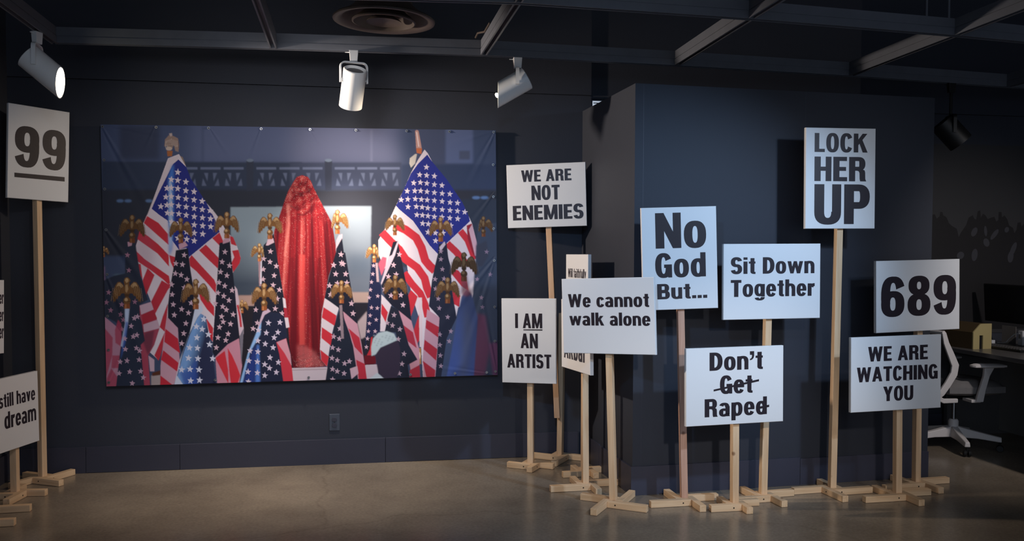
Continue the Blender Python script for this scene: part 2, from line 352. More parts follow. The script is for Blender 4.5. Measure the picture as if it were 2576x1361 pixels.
        C = np.where(f < .5, dk+(mid-dk)*f*2, mid+(hi-mid)*(f-.5)*2)
        return C*(1-.75*sp[..., None])+np.array(s2l((255, 226, 214)), np.float32)*.75*sp[..., None]
    fig = q('A', 1880, 600, 1915, 548, 1966, 530)+q('B', 75, 530, 130, 548, 160, 590, 180, 640, 240, 760, 300, 870, 360, 985, 395, 1200, 400, 1300)+q('D', 395, 20, 330, 200, 290, 420, 262, 560, 250, 900, 245, 990, 320, 1060, 200, 1072, 0, 1078)+q('C', 1880, 1080, 1850, 900, 1835, 700, 1790, 400, 1740, 100, 1690, 0)+q('A', 1690, 1280, 1700, 1060, 1735, 960, 1780, 830, 1830, 690)
    a.poly(fig, RED, fn=cloth, soft=.6)
    def fold(o, L, c=(96, 10, 24), al=.6, w=4): a.line(q(o, *L), w, c, soft=1.6, a=al)
    fold('A', [1870, 700, 1920, 690, 1966, 730]); fold('B', [0, 740, 60, 700, 140, 690, 190, 720]); fold('B', [20, 900, 90, 910, 150, 870, 200, 800], al=.8); fold('B', [-40, 820, 40, 860, 110, 830], al=.6)
    fold('A', [1840, 640, 1910, 640, 1966, 660], al=.5); fold('B', [60, 600, 110, 650, 130, 760], al=.4)
    fold('A', [1830, 800, 1840, 1000, 1800, 1300], (250, 150, 140), .5, 5); fold('B', [250, 900, 320, 1120, 340, 1300], (120, 14, 28), .6, 6); fold('B', [100, 930, 120, 1100, 90, 1300], al=.5)
    fold('D', [150, 20, 140, 500, 120, 1000], (110, 10, 26), .65, 8); fold('D', [75, 0, 70, 500, 75, 860], (240, 90, 84), .6, 14); fold('D', [20, 0, 10, 600, 20, 1000], (110, 10, 26), .5, 8); fold('C', [1870, 30, 1880, 500, 1900, 1000], (110, 10, 26), .6, 10); fold('D', [240, 30, 210, 500, 200, 900], (100, 10, 24), .6, 8)
    a.poly(q('D', 30, 860, 110, 870, 200, 930, 250, 1010, 300, 1062, 40, 1072), (244, 130, 130), soft=4, a=.35)
    # ---- right tall flag
    a.poly(q('B', 1150, 110, 1165, 100, 1182, 108, 1205, 230, 1212, 275, 1160, 275, 1155, 190), (196, 150, 142), soft=.6); a.line(q('B', 1164, 120, 1185, 260), 2, (246, 226, 226), soft=.5)
    a.poly(q('B', 1160, 275, 1215, 275, 1210, 330, 1165, 320), (198, 110, 70), soft=.5)
    a.poly(q('B', 1100, 370, 1150, 330, 1168, 330, 1150, 420, 1110, 460, 1095, 420), (206, 198, 190), soft=.6)
    base = q('B', 1240, 288, 1272, 325, 1310, 400, 1450, 570, 1600, 790, 1660, 920, 1695, 1000, 1760, 1280, 1720, 1600, 1690, 1710, 1560, 1790, 1540, 1880, 1500, 1720, 1490, 1400, 1430, 1200, 1370, 1290, 1340, 1420, 1290, 1780, 1370, 1860, 1385, 2080, 1340, 2450, 1225, 2450, 1190, 1900, 1110, 1640, 1060, 1300, 1010, 1290, 860, 1420, 800, 1280, 800, 1150, 870, 1030, 965, 825, 1050, 650, 1105, 520, 1180, 380)
    a.poly(base, WHT, soft=.4)
    for L, w in (([950, 1000, 1060, 1050, 1160, 1125, 1210, 1220, 1245, 1340, 1290, 1395, 1340, 1440], 80), ([835, 1075, 920, 1165, 1000, 1240, 1060, 1330, 1170, 1410, 1240, 1510, 1262, 1600, 1300, 1690], 76), ([1045, 1460, 1120, 1565, 1200, 1655, 1245, 1760, 1270, 1880], 66)):
        a.line(q('B', *L), w/Z_, RED, soft=.5)
    a.poly(q('D', 1080, 395, 1110, 335, 1175, 400, 1110, 590), RED, soft=.5); a.poly(q('D', 1130, 740, 1190, 560, 1200, 800, 1150, 880), (196, 46, 60), soft=.5)
    for L, w in (([1455, 1180, 1540, 1260, 1640, 1380], 66), ([1580, 1060, 1650, 1150, 1720, 1330], 62)):
        a.line(q('B', *L), w/Z_, RED, soft=.5)
    a.poly(q('B', 1640, 1010, 1690, 990, 1755, 1280, 1730, 1330, 1690, 1260, 1650, 1130), (150, 34, 52), soft=.6); a.poly(q('B', 1690, 1000, 1740, 1180, 1755, 1290, 1720, 1300, 1660, 1050), (214, 170, 186), soft=.6)
    for L in ([1490, 130, 1560, 150, 1640, 240, 1660, 350, 1590, 300, 1500, 190], [1500, 340, 1580, 390, 1570, 500, 1515, 470]): a.poly(q('D', *L), (196, 46, 62), soft=.5)
    ca = q('B', 1265, 335, 1310, 400, 1450, 570, 1600, 790, 1660, 920, 1672, 968, 1480, 1150, 1430, 1195, 1375, 1290, 1290, 1200, 1250, 1140, 1190, 1050, 1130, 965, 1010, 865, 968, 822, 1050, 650, 1110, 515, 1180, 420)
    a.poly(ca, (42, 50, 140), soft=.4)
    a.poly(q('B', 1170, 520, 1240, 470, 1250, 800, 1300, 1180, 1230, 1080, 1180, 800), (34, 38, 104), soft=6, a=.45)
    stars(a, 'B', [(1258, 455), (1193, 527), (1260, 533), (1333, 540), (1137, 605), (1200, 600), (1262, 608), (1333, 620), (1405, 628), (1075, 683), (1147, 680), (1203, 680), (1263, 688), (1333, 697), (1407, 705), (1480, 710), (1018, 765), (1080, 760), (1152, 757), (1210, 762), (1265, 767), (1333, 772), (1407, 780), (1482, 790), (1553, 795), (1083, 832), (1162, 830), (1217, 835), (1270, 843), (1333, 852), (1408, 858), (1482, 865), (1553, 872), (1622, 882), (1167, 908), (1220, 912), (1272, 918), (1333, 927), (1405, 930), (1480, 938), (1555, 945), (1222, 990), (1275, 995), (1490, 1010), (1272, 1073), (1343, 1080), (1415, 1080), (1345, 1155)], 32, (230, 214, 226))
    a.line(q('D', 1200, 410, 1207, 880), 8, (228, 206, 214), soft=.5); a.line(q('D', 1190, 890, 1190, 1040), 9, (190, 134, 80), soft=.8); a.ell(*q('D', 1190, 960)[0], 3, 9, (244, 214, 180), soft=.6)
    # lower pink stripes on the right
    a.poly(q('D', 1265, 520, 1385, 600, 1372, 800, 1340, 1210, 1230, 1210, 1222, 1000, 1240, 750), PINK, soft=.5)
    for L in ([1255, 620, 1378, 690, 1370, 790, 1250, 700], [1240, 810, 1362, 900, 1350, 1010, 1230, 900], [1222, 1010, 1342, 1100, 1335, 1210, 1255, 1160]): a.poly(q('D', *L), DRED, soft=.5)
    # ---- dark furled flags
    NS = (210, 176, 192)
    # far left ones
    a.poly(q('C', 60, 120, 90, 110, 100, 500, 60, 520), (150, 110, 140), soft=2, a=.6)
    a.poly(q('C', 285, -110, 380, -110, 400, 20, 430, 200, 500, 430, 420, 480, 440, 600, 470, 820, 250, 840, 230, 690, 190, 640, 90, 590, 70, 250, 180, 200, 280, 180), (44, 50, 68), soft=1)
    stars(a, 'C', [(318, 150), (125, 360), (105, 455), (145, 530), (250, 475), (240, 570), (375, 450), (265, 620), (250, 710), (305, 5)], 30, (176, 122, 148), .8)
    a.poly(q('A', 305, 1165, 350, 1165, 345, 1200, 310, 1210), PINK, soft=.6)
    a.poly(q('C', 80, 585, 195, 680, 240, 740, 250, 880, 205, 1260, 95, 1260), (192, 140, 164), soft=.8)
    for L in ([185, 720, 215, 620, 245, 660, 250, 880, 190, 840], [160, 960, 235, 960, 225, 1080, 150, 1080], [105, 1180, 150, 1080, 220, 1180, 205, 1260, 100, 1260], [80, 690, 165, 790, 160, 960, 100, 1180]): a.poly(q('C', *L), (178, 60, 88), soft=1, a=.8)
    # front left flag
    a.poly(q('C', 420, 485, 530, 450, 610, 700, 560, 860, 500, 960, 520, 1260, 440, 1260, 430, 820), (170, 70, 92), soft=.6)
    for L in ([420, 485, 530, 450, 553, 522, 435, 572], [455, 665, 590, 620, 612, 700, 462, 740], [505, 960, 560, 1000, 560, 1110, 520, 1110]): a.poly(q('C', *L), (206, 172, 188), soft=.6)
    a.poly(q('C', 440, 575, 553, 525, 588, 610, 452, 665), DRED, soft=.6)
    a.poly(q('C', 470, 745, 560, 720, 540, 880, 500, 960, 450, 830), (122, 56, 76), soft=2)
    a.poly(q('C', 300, 560, 340, 500, 380, 505, 440, 640, 470, 820, 430, 860, 465, 1260, 195, 1260, 240, 880, 285, 640), (42, 50, 70), soft=.6)
    a.poly(q('C', 280, 515, 325, 495, 312, 640, 262, 880, 240, 870, 280, 660), (190, 206, 236), soft=1.2); a.poly(q('C', 262, 820, 290, 640, 310, 640, 285, 840, 240, 1000), (64, 104, 190), soft=1.5, a=.8)
    stars(a, 'C', [(370, 605), (340, 680), (400, 590), (280, 800), (395, 765), (360, 780), (285, 900), (420, 915), (390, 890), (300, 1010), (235, 1020), (415, 1000), (225, 1130), (325, 1115), (430, 1110), (455, 1170), (350, 1225)], 31, (206, 168, 190), .9)
    # centre left pink stripes below the navy flag
    a.poly(q('C', 680, 590, 785, 690, 792, 900, 805, 1050, 740, 1260, 618, 1260, 620, 1050, 650, 800), (208, 160, 178), soft=.5)
    for L in ([665, 705, 785, 800, 805, 940, 655, 830], [645, 910, 790, 1030, 780, 1115, 622, 1000], [618, 1150, 740, 1245, 735, 1265, 615, 1265]): a.poly(q('C', *L), (198, 44, 62), soft=.5)
    a.poly(q('C', 765, -40, 880, -60, 890, 30, 905, 150, 935, 330, 940, 500, 930, 640, 890, 770, 820, 935, 800, 850, 785, 700, 690, 600, 690, 480, 715, 280, 740, 140), NAVY, soft=.5)
    stars(a, 'C', [(845, 5), (828, 95), (765, 85), (815, 195), (870, 235), (725, 285), (845, 315), (730, 380), (740, 475), (820, 520), (885, 555), (750, 575), (860, 655), (840, 750), (820, 845), (910, 460), (760, 180)], 32, NS)
    a.poly(q('A', 790, 1190, 850, 1160, 880, 1200, 800, 1240), (206, 160, 178), soft=.5)
    # navy flag behind the third eagle and its skirts
    a.poly(q('C', 1140, 970, 1255, 855, 1365, 795, 1390, 1000, 1395, 1060, 1362, 1260, 1160, 1260), (204, 140, 160), soft=.5)
    for L in ([1140, 985, 1230, 915, 1262, 1100, 1265, 1230, 1210, 1120], [1258, 890, 1300, 960, 1345, 1060, 1378, 1150, 1352, 1230, 1290, 1240, 1272, 1100]): a.poly(q('C', *L), (206, 48, 62), soft=.6)
    a.poly(q('C', 1322, 295, 1348, 330, 1410, 700, 1410, 755, 1370, 775, 1345, 560), (214, 190, 204), soft=.5); a.line(q('C', 1352, 480, 1375, 590, 1385, 690), 5, (196, 52, 66), soft=.5)
    a.poly(q('C', 1370, 780, 1410, 700, 1400, 900, 1385, 1060, 1378, 900), (122, 116, 130), soft=.6)
    a.poly(q('C', 1180, -110, 1280, -130, 1295, 60, 1320, 280, 1345, 560, 1365, 795, 1255, 855, 1140, 972, 1113, 930, 1120, 800, 1140, 500, 1160, 200), NAVY, soft=.5)
    stars(a, 'C', [(1205, 70), (1275, 105), (1190, 165), (1250, 200), (1175, 265), (1230, 298), (1300, 340), (1165, 365), (1220, 395), (1270, 435), (1210, 495), (1140, 465), (1245, 525), (1200, 590), (1310, 570), (1180, 690), (1285, 660), (1165, 790), (1262, 755), (1150, 885), (1240, 815), (1232, -25), (1215, 640)], 32, NS)
    a.poly(q('A', 1215, 1145, 1285, 1100, 1275, 1165, 1210, 1185), (206, 160, 178), soft=.5)
    # blue flag in front, left of centre
    a.poly(q('C', 1000, 560, 1050, 590, 1090, 820, 1120, 980, 1152, 1265, 850, 1265, 780, 1160, 830, 960, 900, 760, 960, 620), (122, 164, 220), col2=(40, 46, 78), d=q('C', 900, 900, 1010, 930), soft=.5)
    a.poly(q('C', 800, 1120, 900, 1080, 960, 960, 975, 1260, 850, 1260), (52, 84, 170), soft=4, a=.8)
    a.poly(q('C', 945, 520, 1010, 485, 1022, 535, 970, 600, 885, 770, 800, 1010, 745, 1260, 850, 1260, 775, 1150, 830, 930, 900, 730), (208, 216, 236), soft=.7)
    stars(a, 'C', [(1030, 615), (960, 685), (1015, 710), (965, 790), (1075, 760), (895, 885), (970, 890), (1085, 855), (885, 985), (975, 990), (1115, 990), (820, 1095), (900, 1090), (985, 1095), (905, 1200), (990, 1195)], 36, (216, 218, 238))
    # navy flag right of the pale pole, with the blue streaked one before it
    a.line(q('C', 1560, -10, 1570, 300), 7, (176, 140, 150), soft=.6); a.line(q('C', 1582, 60, 1575, 280), 5, (220, 214, 230), soft=.6)
    a.poly(q('C', 1600, -90, 1660, -150, 1695, -200, 1740, 100, 1790, 400, 1825, 775, 1720, 835, 1480, 760, 1500, 560, 1520, 400, 1580, 300, 1585, 0), NAVY, soft=.5)
    a.poly(q('A', 1620, 1200, 1640, 1140, 1690, 1130, 1700, 1170, 1640, 1200), (226, 190, 206), soft=.5)
    stars(a, 'C', [(1600, 40), (1660, 70), (1720, 110), (1597, 140), (1700, 200), (1595, 235), (1690, 290), (1750, 335), (1730, 420), (1525, 525), (1710, 515), (1775, 560), (1540, 650), (1500, 705), (1665, -30)], 31, NS)
    for L, c in (([1780, 410, 1806, 420, 1816, 510, 1790, 505], WHT), ([1790, 505, 1818, 510, 1832, 600, 1798, 600], DRED), ([1798, 600, 1832, 600, 1846, 690, 1812, 700], WHT)): a.poly(q('C', *L), c, soft=.5)
    a.poly(q('C', 1715, 830, 1815, 795, 1870, 1090, 1888, 1260, 1785, 1260), (204, 56, 72), soft=.5); a.poly(q('C', 1722, 832, 1812, 798, 1855, 950, 1866, 1060, 1800, 940), (214, 150, 166), soft=.6)
    a.poly(q('C', 1580, 590, 1640, 545, 1760, 560, 1800, 620, 1828, 790, 1720, 835, 1750, 950, 1795, 1265, 1362, 1265, 1450, 960, 1540, 730), (30, 36, 62), soft=.5)
    a.poly(q('C', 1540, 720, 1580, 610, 1570, 760, 1470, 930, 1390, 1265, 1362, 1265, 1450, 940), (150, 190, 240), soft=1.2); a.poly(q('C', 1440, 1080, 1500, 900, 1530, 860, 1520, 1260, 1400, 1260), (40, 64, 150), soft=4, a=.7)
    a.poly(q('C', 1535, 860, 1556, 860, 1568, 1260, 1520, 1260), (84, 128, 214), soft=2, a=.85)
    a.poly(q('C', 1590, 545, 1640, 515, 1668, 540, 1610, 575, 1560, 680, 1535, 720), (206, 178, 200), soft=.6)
    stars(a, 'C', [(1550, 720), (1645, 650), (1755, 645), (1545, 820), (1625, 745), (1735, 740), (1470, 915), (1545, 925), (1700, 790), (1460, 1010), (1540, 1020), (1690, 885), (1450, 1115), (1540, 1125), (1655, 1080), (1740, 1025), (1610, 1150), (1455, 1210), (1720, 1120), (1615, 850), (1610, 1045), (1660, 980)], 33, (214, 200, 222))
    # right of the figure
    a.poly(q('D', 290, 415, 430, 495, 400, 590, 360, 750, 325, 960, 312, 1065, 258, 1000, 245, 900, 262, 560), WHT, soft=.5)
    for L in ([278, 500, 402, 580, 386, 680, 262, 600], [262, 690, 372, 765, 352, 870, 260, 795], [248, 905, 330, 970, 312, 1065, 258, 1005]): a.poly(q('D', *L), RED, soft=.5)
    a.poly(q('D', 395, -20, 485, -20, 560, 420, 605, 655, 560, 640, 460, 570, 420, 505, 290, 412, 330, 220), NAVY, soft=.5)
    a.poly(q('B', 400, 1150, 425, 1100, 458, 1090, 458, 1135, 420, 1200, 395, 1250), (220, 190, 204), soft=.6); a.poly(q('B', 455, 1130, 485, 1360, 400, 1360, 400, 1230), NAVY, soft=.5)
    stars(a, 'B', [(445, 1285), (450, 1367)], 32, NS)
    stars(a, 'D', [(375, 100), (465, 90), (395, 185), (490, 185), (335, 295), (410, 275), (345, 380), (545, 465), (560, 560), (500, 270)], 33, NS)
    a.poly(q('D', 465, 540, 600, 660, 640, 850, 690, 1190, 610, 1200, 560, 870, 520, 740, 480, 640), (204, 150, 168), soft=.5)
    for L in ([515, 700, 620, 790, 652, 960, 575, 880], [588, 1000, 672, 1040, 692, 1190, 615, 1190]): a.poly(q('D', *L), (188, 46, 64), soft=.5)
    a.poly(q('D', 430, 530, 475, 610, 530, 760, 560, 900, 605, 1220, 295, 1220, 340, 900, 380, 680), (30, 36, 54), soft=.6)
    a.poly(q('D', 530, 1085, 600, 1060, 612, 1130, 545, 1185), (206, 170, 186), soft=.6)
    stars(a, 'D', [(435, 705), (375, 780), (430, 800), (365, 885), (420, 905), (360, 985), (410, 1005), (525, 1015), (365, 1090), (410, 1110), (475, 1130), (365, 1190), (480, 1035)], 31, (200, 170, 190), .9)
    a.line(q('D', 443, 480, 460, 800), 7, (150, 130, 140), soft=.7)
    # narrow flag on the gold pole and the navy one beside it
    a.poly(q('D', 735, 80, 775, 60, 800, 250, 828, 300, 828, 600, 812, 745, 690, 800, 672, 960, 676, 800, 700, 480, 718, 250), (30, 36, 72), soft=.5)
    a.poly(q('D', 730, 790, 745, 780, 740, 960, 690, 960, 720, 900), (200, 44, 58), soft=.8)
    stars(a, 'D', [(748, 185), (735, 262), (725, 335), (795, 395), (735, 505), (790, 510), (722, 580), (780, 620), (715, 655), (705, 730), (770, 730), (697, 800), (687, 880), (755, 105), (712, 410)], 24, NS)
    a.line(q('D', 783, 80, 796, 260), 6, (196, 168, 176), soft=.6)
    a.poly(q('D', 800, 90, 840, 20, 880, 30, 870, 110, 830, 200), (212, 96, 120), soft=1); 
    a.poly(q('D', 830, 380, 925, 480, 885, 640, 862, 730, 818, 730), WHT, soft=.5); a.poly(q('D', 832, 465, 892, 550, 870, 645, 826, 560), RED, soft=.5)
    a.poly(q('D', 940, -120, 985, -130, 1010, 0, 1070, 300, 1100, 480, 1115, 640, 1000, 540, 930, 485, 860, 400, 828, 280, 880, 100), NAVY, soft=.5)
    a.poly(q('B', 930, 1290, 985, 1150, 990, 1180, 960, 1290)+q('D', 870, 200, 830, 290, 825, 270, 900, 20), (210, 190, 206), soft=.7)
    stars(a, 'D', [(945, 100), (895, 210), (970, 190), (920, 390), (1015, 385), (1035, 480), (1000, 0), (860, 330)], 31, NS)
    a.poly(q('D', 990, 530, 1115, 630, 1150, 770, 1190, 900, 1192, 1050, 1110, 1115, 1060, 820), (206, 150, 168), soft=.5)
    for L in ([1010, 650, 1130, 740, 1165, 890, 1080, 825], [1100, 1100, 1192, 1050, 1200, 1210, 1095, 1210]): a.poly(q('D', *L), (176, 50, 70), soft=.6)
    a.poly(q('D', 920, 490, 990, 520, 1030, 640, 1090, 860, 1172, 1000, 1080, 1050, 1100, 1215, 955, 1215, 985, 820, 965, 740, 862, 735, 890, 590), (32, 36, 54), soft=.5)
    stars(a, 'D', [(950, 575), (885, 650), (935, 675), (1005, 710), (990, 805), (1045, 945), (1025, 1040), (1000, 1130)], 30, (196, 166, 184), .85)
    a.poly(q('D', 1365, 0, 1375, -100, 1450, -110, 1462, 0, 1490, 190, 1510, 400, 1545, 600, 1450, 800, 1392, 1210, 1340, 1210, 1362, 900, 1382, 600, 1280, 490, 1310, 250, 1340, 100), (34, 38, 58), soft=.5)
    a.poly(q('B', 1380, 1215, 1430, 1160, 1440, 1190, 1390, 1260), (206, 190, 206), soft=.6)
    stars(a, 'D', [(1395, 45), (1410, 140), (1340, 235), (1425, 230), (1345, 325), (1370, 420), (1380, 510), (1460, 595), (1490, 730), (1475, 825), (1385, 760), (1385, 860), (1390, 960), (1395, 1060), (1395, -30)], 28, (176, 148, 170), .8)
    # draped cloths at the right edge
    a.poly(q('D', 1750, -300, 1930, -300, 1945, 830, 1850, 850, 1905, 1210, 1690, 1210, 1720, 600, 1700, 350), (60, 70, 92), soft=1.5)
    a.poly(q('D', 1740, 560, 1820, 580, 1860, 900, 1800, 1210, 1690, 1210, 1720, 800), (112, 62, 92), soft=4, a=.8); a.poly(q('D', 1850, 850, 1960, 820, 1960, 1210, 1900, 1210), (106, 62, 96), soft=3, a=.9)
    a.poly(q('B', 1730, 1200, 1830, 1150, 1850, 1300, 1790, 1400, 1740, 1400), (58, 62, 80), soft=2)
    stars(a, 'D', [(1740, 235), (1865, 190), (1790, 500), (1780, 410), (1830, -25)], 26, (168, 140, 168), .6)
    a.poly(q('D', 1590, 400, 1640, 330, 1690, 380, 1745, 600, 1725, 900, 1705, 1210, 1440, 1210, 1500, 900, 1540, 650), (62, 76, 120), col2=(72, 92, 158), d=q('D', 1600, 500, 1540, 1150), soft=1.5)
    a.poly(q('D', 1630, 500, 1700, 700, 1640, 1210, 1560, 1210), (88, 96, 122), soft=8, a=.6)
    a.poly(q('D', 1590, 180, 1640, 180, 1660, 300, 1690, 380, 1640, 400, 1590, 380), (120, 66, 80), soft=3, a=.8)
    # eagles in front
    for o, x, y, w, br, sd in (('A', 350, 1035, 232, .75, 0), ('A', 812, 1050, 210, .9, 0), ('A', 1250, 1000, 220, 1.0, 0), ('A', 1660, 1010, 215, 1.05, 0), ('A', 1560, 1260, 150, 1.3, -1), ('A', 80, 1255, 90, 1.05, 1),
                               ('C', 300, 360, 260, .95, 0), ('C', 955, 370, 250, 1.0, 0), ('C', 1605, 395, 228, 1.05, 0), ('C', 1395, 490, 110, 1.2, 1), ('B', 412, 970, 200, 1.2, 1), ('B', 958, 1000, 172, .9, 0), ('B', 1393, 1040, 205, .95, 0), ('B', 1800, 1015, 170, .7, 1), ('B', 762, 1270, 150, 1.3, -1),
                               ('D', 450, 350, 190, 1.05, 0), ('D', 962, 305, 205, .85, 0), ('D', 1460, 335, 215, .8, 0), ('D', 1615, 110, 240, .55, 0)):
        eagle(a, *q(o, x, y)[0], w/Z_, br, sd)
    # head of an onlooker, seen from behind, in a pale cap
    a.poly(q('D', 700, 1190, 790, 1125, 890, 1185, 890, 1215, 690, 1215), (196, 206, 214), soft=1)
    a.poly(q('D', 765, 940, 820, 880, 930, 830, 985, 815, 1010, 900, 1005, 1100, 960, 1215, 890, 1215, 800, 1130), (54, 44, 64), soft=1)
    a.poly(q('D', 735, 965, 732, 880, 750, 800, 800, 745, 880, 728, 950, 752, 978, 815, 900, 850, 820, 885, 775, 950), (190, 206, 212), soft=1.2)
    for i in range(26):
        x = 760+(i*53 % 190); y = 770+(i*37 % 120)
        if y < 900-(x-740)*.45: a.ell(*q('D', x, y)[0], 2.5, 2, (150, 168, 178), soft=1, a=.6)
    return a
# ---------------------------------------------------------------- condensed bold sign lettering, built stroke by stroke
def _ring(cx, cy, rx, ry, s, t, a0=0, a1=360, n=2.45, seg=32):
    out = []; m = max(6, int(seg*abs(a1-a0)/360))
    def pt(a, X, Y):
        c, d = math.cos(a), math.sin(a)
        return (cx+X*math.copysign(abs(c)**(2/n), c), cy+Y*math.copysign(abs(d)**(2/n), d))
    for i in range(m):
        p, r = math.radians(a0+(a1-a0)*i/m), math.radians(a0+(a1-a0)*(i+1)/m)
        out.append([pt(p, rx, ry), pt(r, rx, ry), pt(r, rx-s, ry-t), pt(p, rx-s, ry-t)])
    return out
def _bar(x0, y0, x1, y1): return [[(x0, y0), (x1, y0), (x1, y1), (x0, y1)]]
def _bowl(x0, x1, y0, y1, s, t):
    xc = max(x0, x1-.62*(y1-y0)/2-.06); ry = (y1-y0)/2
    return _bar(x0, y0, xc, y0+t)+_bar(x0, y1-t, xc, y1)+_ring(xc, (y0+y1)/2, x1-xc, ry, min(s, (x1-xc)*.95), t, -90, 90, 2.3)
CS, CT, LS, LT, XH = .222, .170, .205, .150, .745
def glyph(ch):
    """-> (list of polygons, advance width); capital height 1"""
    S, T, s, t, x = CS, CT, LS, LT, XH
    if ch == ' ': return [], .24
    if ch == 'A': return [[(0, 0), (.2, 0), (.425, 1), (.22, 1)], [(.645, 0), (.445, 0), (.22, 1), (.425, 1)]]+_bar(.14, .2, .50, .345), .645
    if ch == 'B': return _bar(0, 0, S, 1)+_bowl(.1, .58, .45, 1, S, T*.95)+_bowl(.1, .61, 0, .56, S, T*.95), .61
    if ch == 'C': return _ring(.30, .5, .30, .515, S, T, 28, 332), .585
    if ch == 'D': return _bar(0, 0, S, 1)+_bowl(.1, .60, 0, 1, S, T), .60
    if ch == 'E': return _bar(0, 0, S, 1)+_bar(0, 0, .50, T)+_bar(0, 1-T, .49, 1)+_bar(0, .425, .46, .425+T*.95), .50
    if ch == 'G': return _ring(.30, .5, .30, .515, S, T, 28, 300)+_bar(.32, .40, .60, .54)+_bar(.455, 0, .60, .5)+_ring(.30, .5, .30, .515, S, T, 300, 350), .60
    if ch == 'H': return _bar(0, 0, S, 1)+_bar(.40, 0, .605, 1)+_bar(.1, .42, .5, .42+T), .605
    if ch == 'I': return _bar(0, 0, S, 1), S
    if ch == 'K': return _bar(0, 0, S, 1)+[[(.19, .34), (.66, 1), (.43, 1), (.19, .64)], [(.25, .56), (.44, 0), (.68, 0), (.39, .74)]], .67
    if ch == 'L': return _bar(0, 0, S, 1)+_bar(0, 0, .49, T), .49
    if ch == 'M': return _bar(0, 0, S*.93, 1)+_bar(.60, 0, .79, 1)+[[(0, 1), (.25, 1), (.46, 0), (.33, 0)], [(.79, 1), (.54, 1), (.33, 0), (.46, 0)]], .79
    if ch == 'N': return _bar(0, 0, S*.95, 1)+_bar(.425, 0, .62, 1)+[[(0, 1), (.205, 1), (.62, 0), (.415, 0)]], .62
    if ch == 'O': return _ring(.305, .5, .305, .515, S, T), .61
    if ch == 'P': return _bar(0, 0, S, 1)+_bowl(.1, .585, .385, 1, S, T), .585
    if ch == 'R': return _bar(0, 0, S, 1)+_bowl(.1, .59, .435, 1, S, T*.97)+[[(.30, .43), (.44, .52), (.565, .45), (.585, .36), (.59, .10), (.625, 0), (.405, 0), (.385, .10), (.38, .34), (.35, .42)]], .62
    if ch == 'S': return _ring(.285, .715, .285, .30, S, T, 12, 270, 2.3)+_ring(.285, .287, .29, .302, S, T, 90, -168, 2.3), .575
    if ch == 'T': return _bar(.17, 0, .17+S, 1)+_bar(0, 1-T, .545, 1), .545
    if ch == 'U': return _bar(0, .3, S, 1)+_bar(.40, .3, .605, 1)+_ring(.3025, .31, .3025, .325, S, T, 180, 360), .605
    if ch == 'W': return [[(0, 1), (.2, 1), (.345, 0), (.16, 0)], [(.345, 0), (.16, 0), (.365, 1), (.535, 1)], [(.365, 1), (.535, 1), (.74, 0), (.555, 0)], [(.9, 1), (.7, 1), (.555, 0), (.74, 0)]], .90
    if ch == 'Y': return _bar(.215, 0, .215+S, .46)+[[(0, 1), (.225, 1), (.42, .40), (.215, .40)], [(.635, 1), (.41, 1), (.215, .40), (.42, .40)]], .635
    if ch == 'a': return _bar(.31, .1, .31+s, .55)+_ring(.25, .50, .25, .26, s, t, 0, 158, 2.4)+_ring(.235, .215, .235, .23, s, t*.85, 40, 330, 2.3)+[[(.31, .15), (.50, .15), (.505, .05), (.53, 0), (.335, 0), (.315, .06)]], .53
    if ch == 'b': return _bar(0, 0, s, 1)+_ring(.275, x/2, .265, x/2+.015, s, t), .54
    if ch == 'c': return _ring(.255, x/2, .255, x/2+.015, s, t, 25, 335), .49
    if ch == 'd': return _bar(.35, 0, .54, 1)+_ring(.265, x/2, .265, x/2+.015, s, t), .54
    if ch == 'e': return _ring(.26, x/2, .26, x/2+.015, s, t, -1, 332)+_bar(.12, .315, .515, .425), .52
    if ch == 'f': return _bar(.085, 0, .085+s, .8)+_bar(0, x-.125, .345, x)+_ring(.335, .76, .25, .25, s, t, 90, 180, 2.3), .35
    if ch == 'g': return _bar(.35, 0, .54, x)+_ring(.265, x/2+.02, .265, x/2, s, t)+_ring(.275, -.03, .265, .2, s, .12, 190, 360, 2.3), .54
    if ch == 'h': return _bar(0, 0, s, 1)+_bar(.34, 0, .53, .46)+_ring(.265, .46, .265, .30, s, t, 0, 150, 2.4), .53
    if ch == 'i': return _bar(0, 0, s, x)+_bar(0, .85, s, 1), s
    if ch == 'k': return _bar(0, 0, s, 1)+[[(.18, .25), (.535, x), (.31, x), (.18, .50)], [(.22, .40), (.36, 0), (.575, 0), (.34, .53)]], .57
    if ch == 'l': return _bar(0, 0, s, 1), s
    if ch == 'm': return _bar(0, 0, s, x)+_bar(.325, 0, .505, .46)+_bar(.65, 0, .83, .46)+_ring(.26, .46, .245, .30, s*.95, t, 0, 150, 2.4)+_ring(.585, .46, .245, .30, s*.95, t, 0, 150, 2.4), .83
    if ch == 'n': return _bar(0, 0, s, x)+_bar(.34, 0, .53, .46)+_ring(.265, .46, .265, .30, s, t, 0, 150, 2.4), .53
    if ch == 'o': return _ring(.27, x/2, .27, x/2+.015, s, t), .54
    if ch == 'p': return _bar(0, -.25, s, x)+_ring(.275, x/2, .265, x/2+.015, s, t), .54
    if ch == 'r': return _bar(0, 0, s, x)+_ring(.34, .44, .25, .315, s, t*1.15, 88, 160, 2.4)+_bar(.33, x-.17, .37, x+.01), .37
    if ch == 's': return _ring(.24, .54, .24, .22, s, t*.9, 12, 270, 2.3)+_ring(.24, .225, .245, .238, s, t*.95, 90, -168, 2.3), .485
    if ch == 't': return _bar(.085, .12, .085+s, .95)+_bar(0, x-.125, .34, x)+_ring(.30, .16, .215, .17, s, .13, 180, 270, 2.6)+_bar(.285, -.01, .345, .12), .345
    if ch == 'u': return _bar(0, .28, s, x)+_bar(.34, 0, .53, x)+_ring(.265, .285, .265, .30, s, t, 180, 330, 2.4), .53
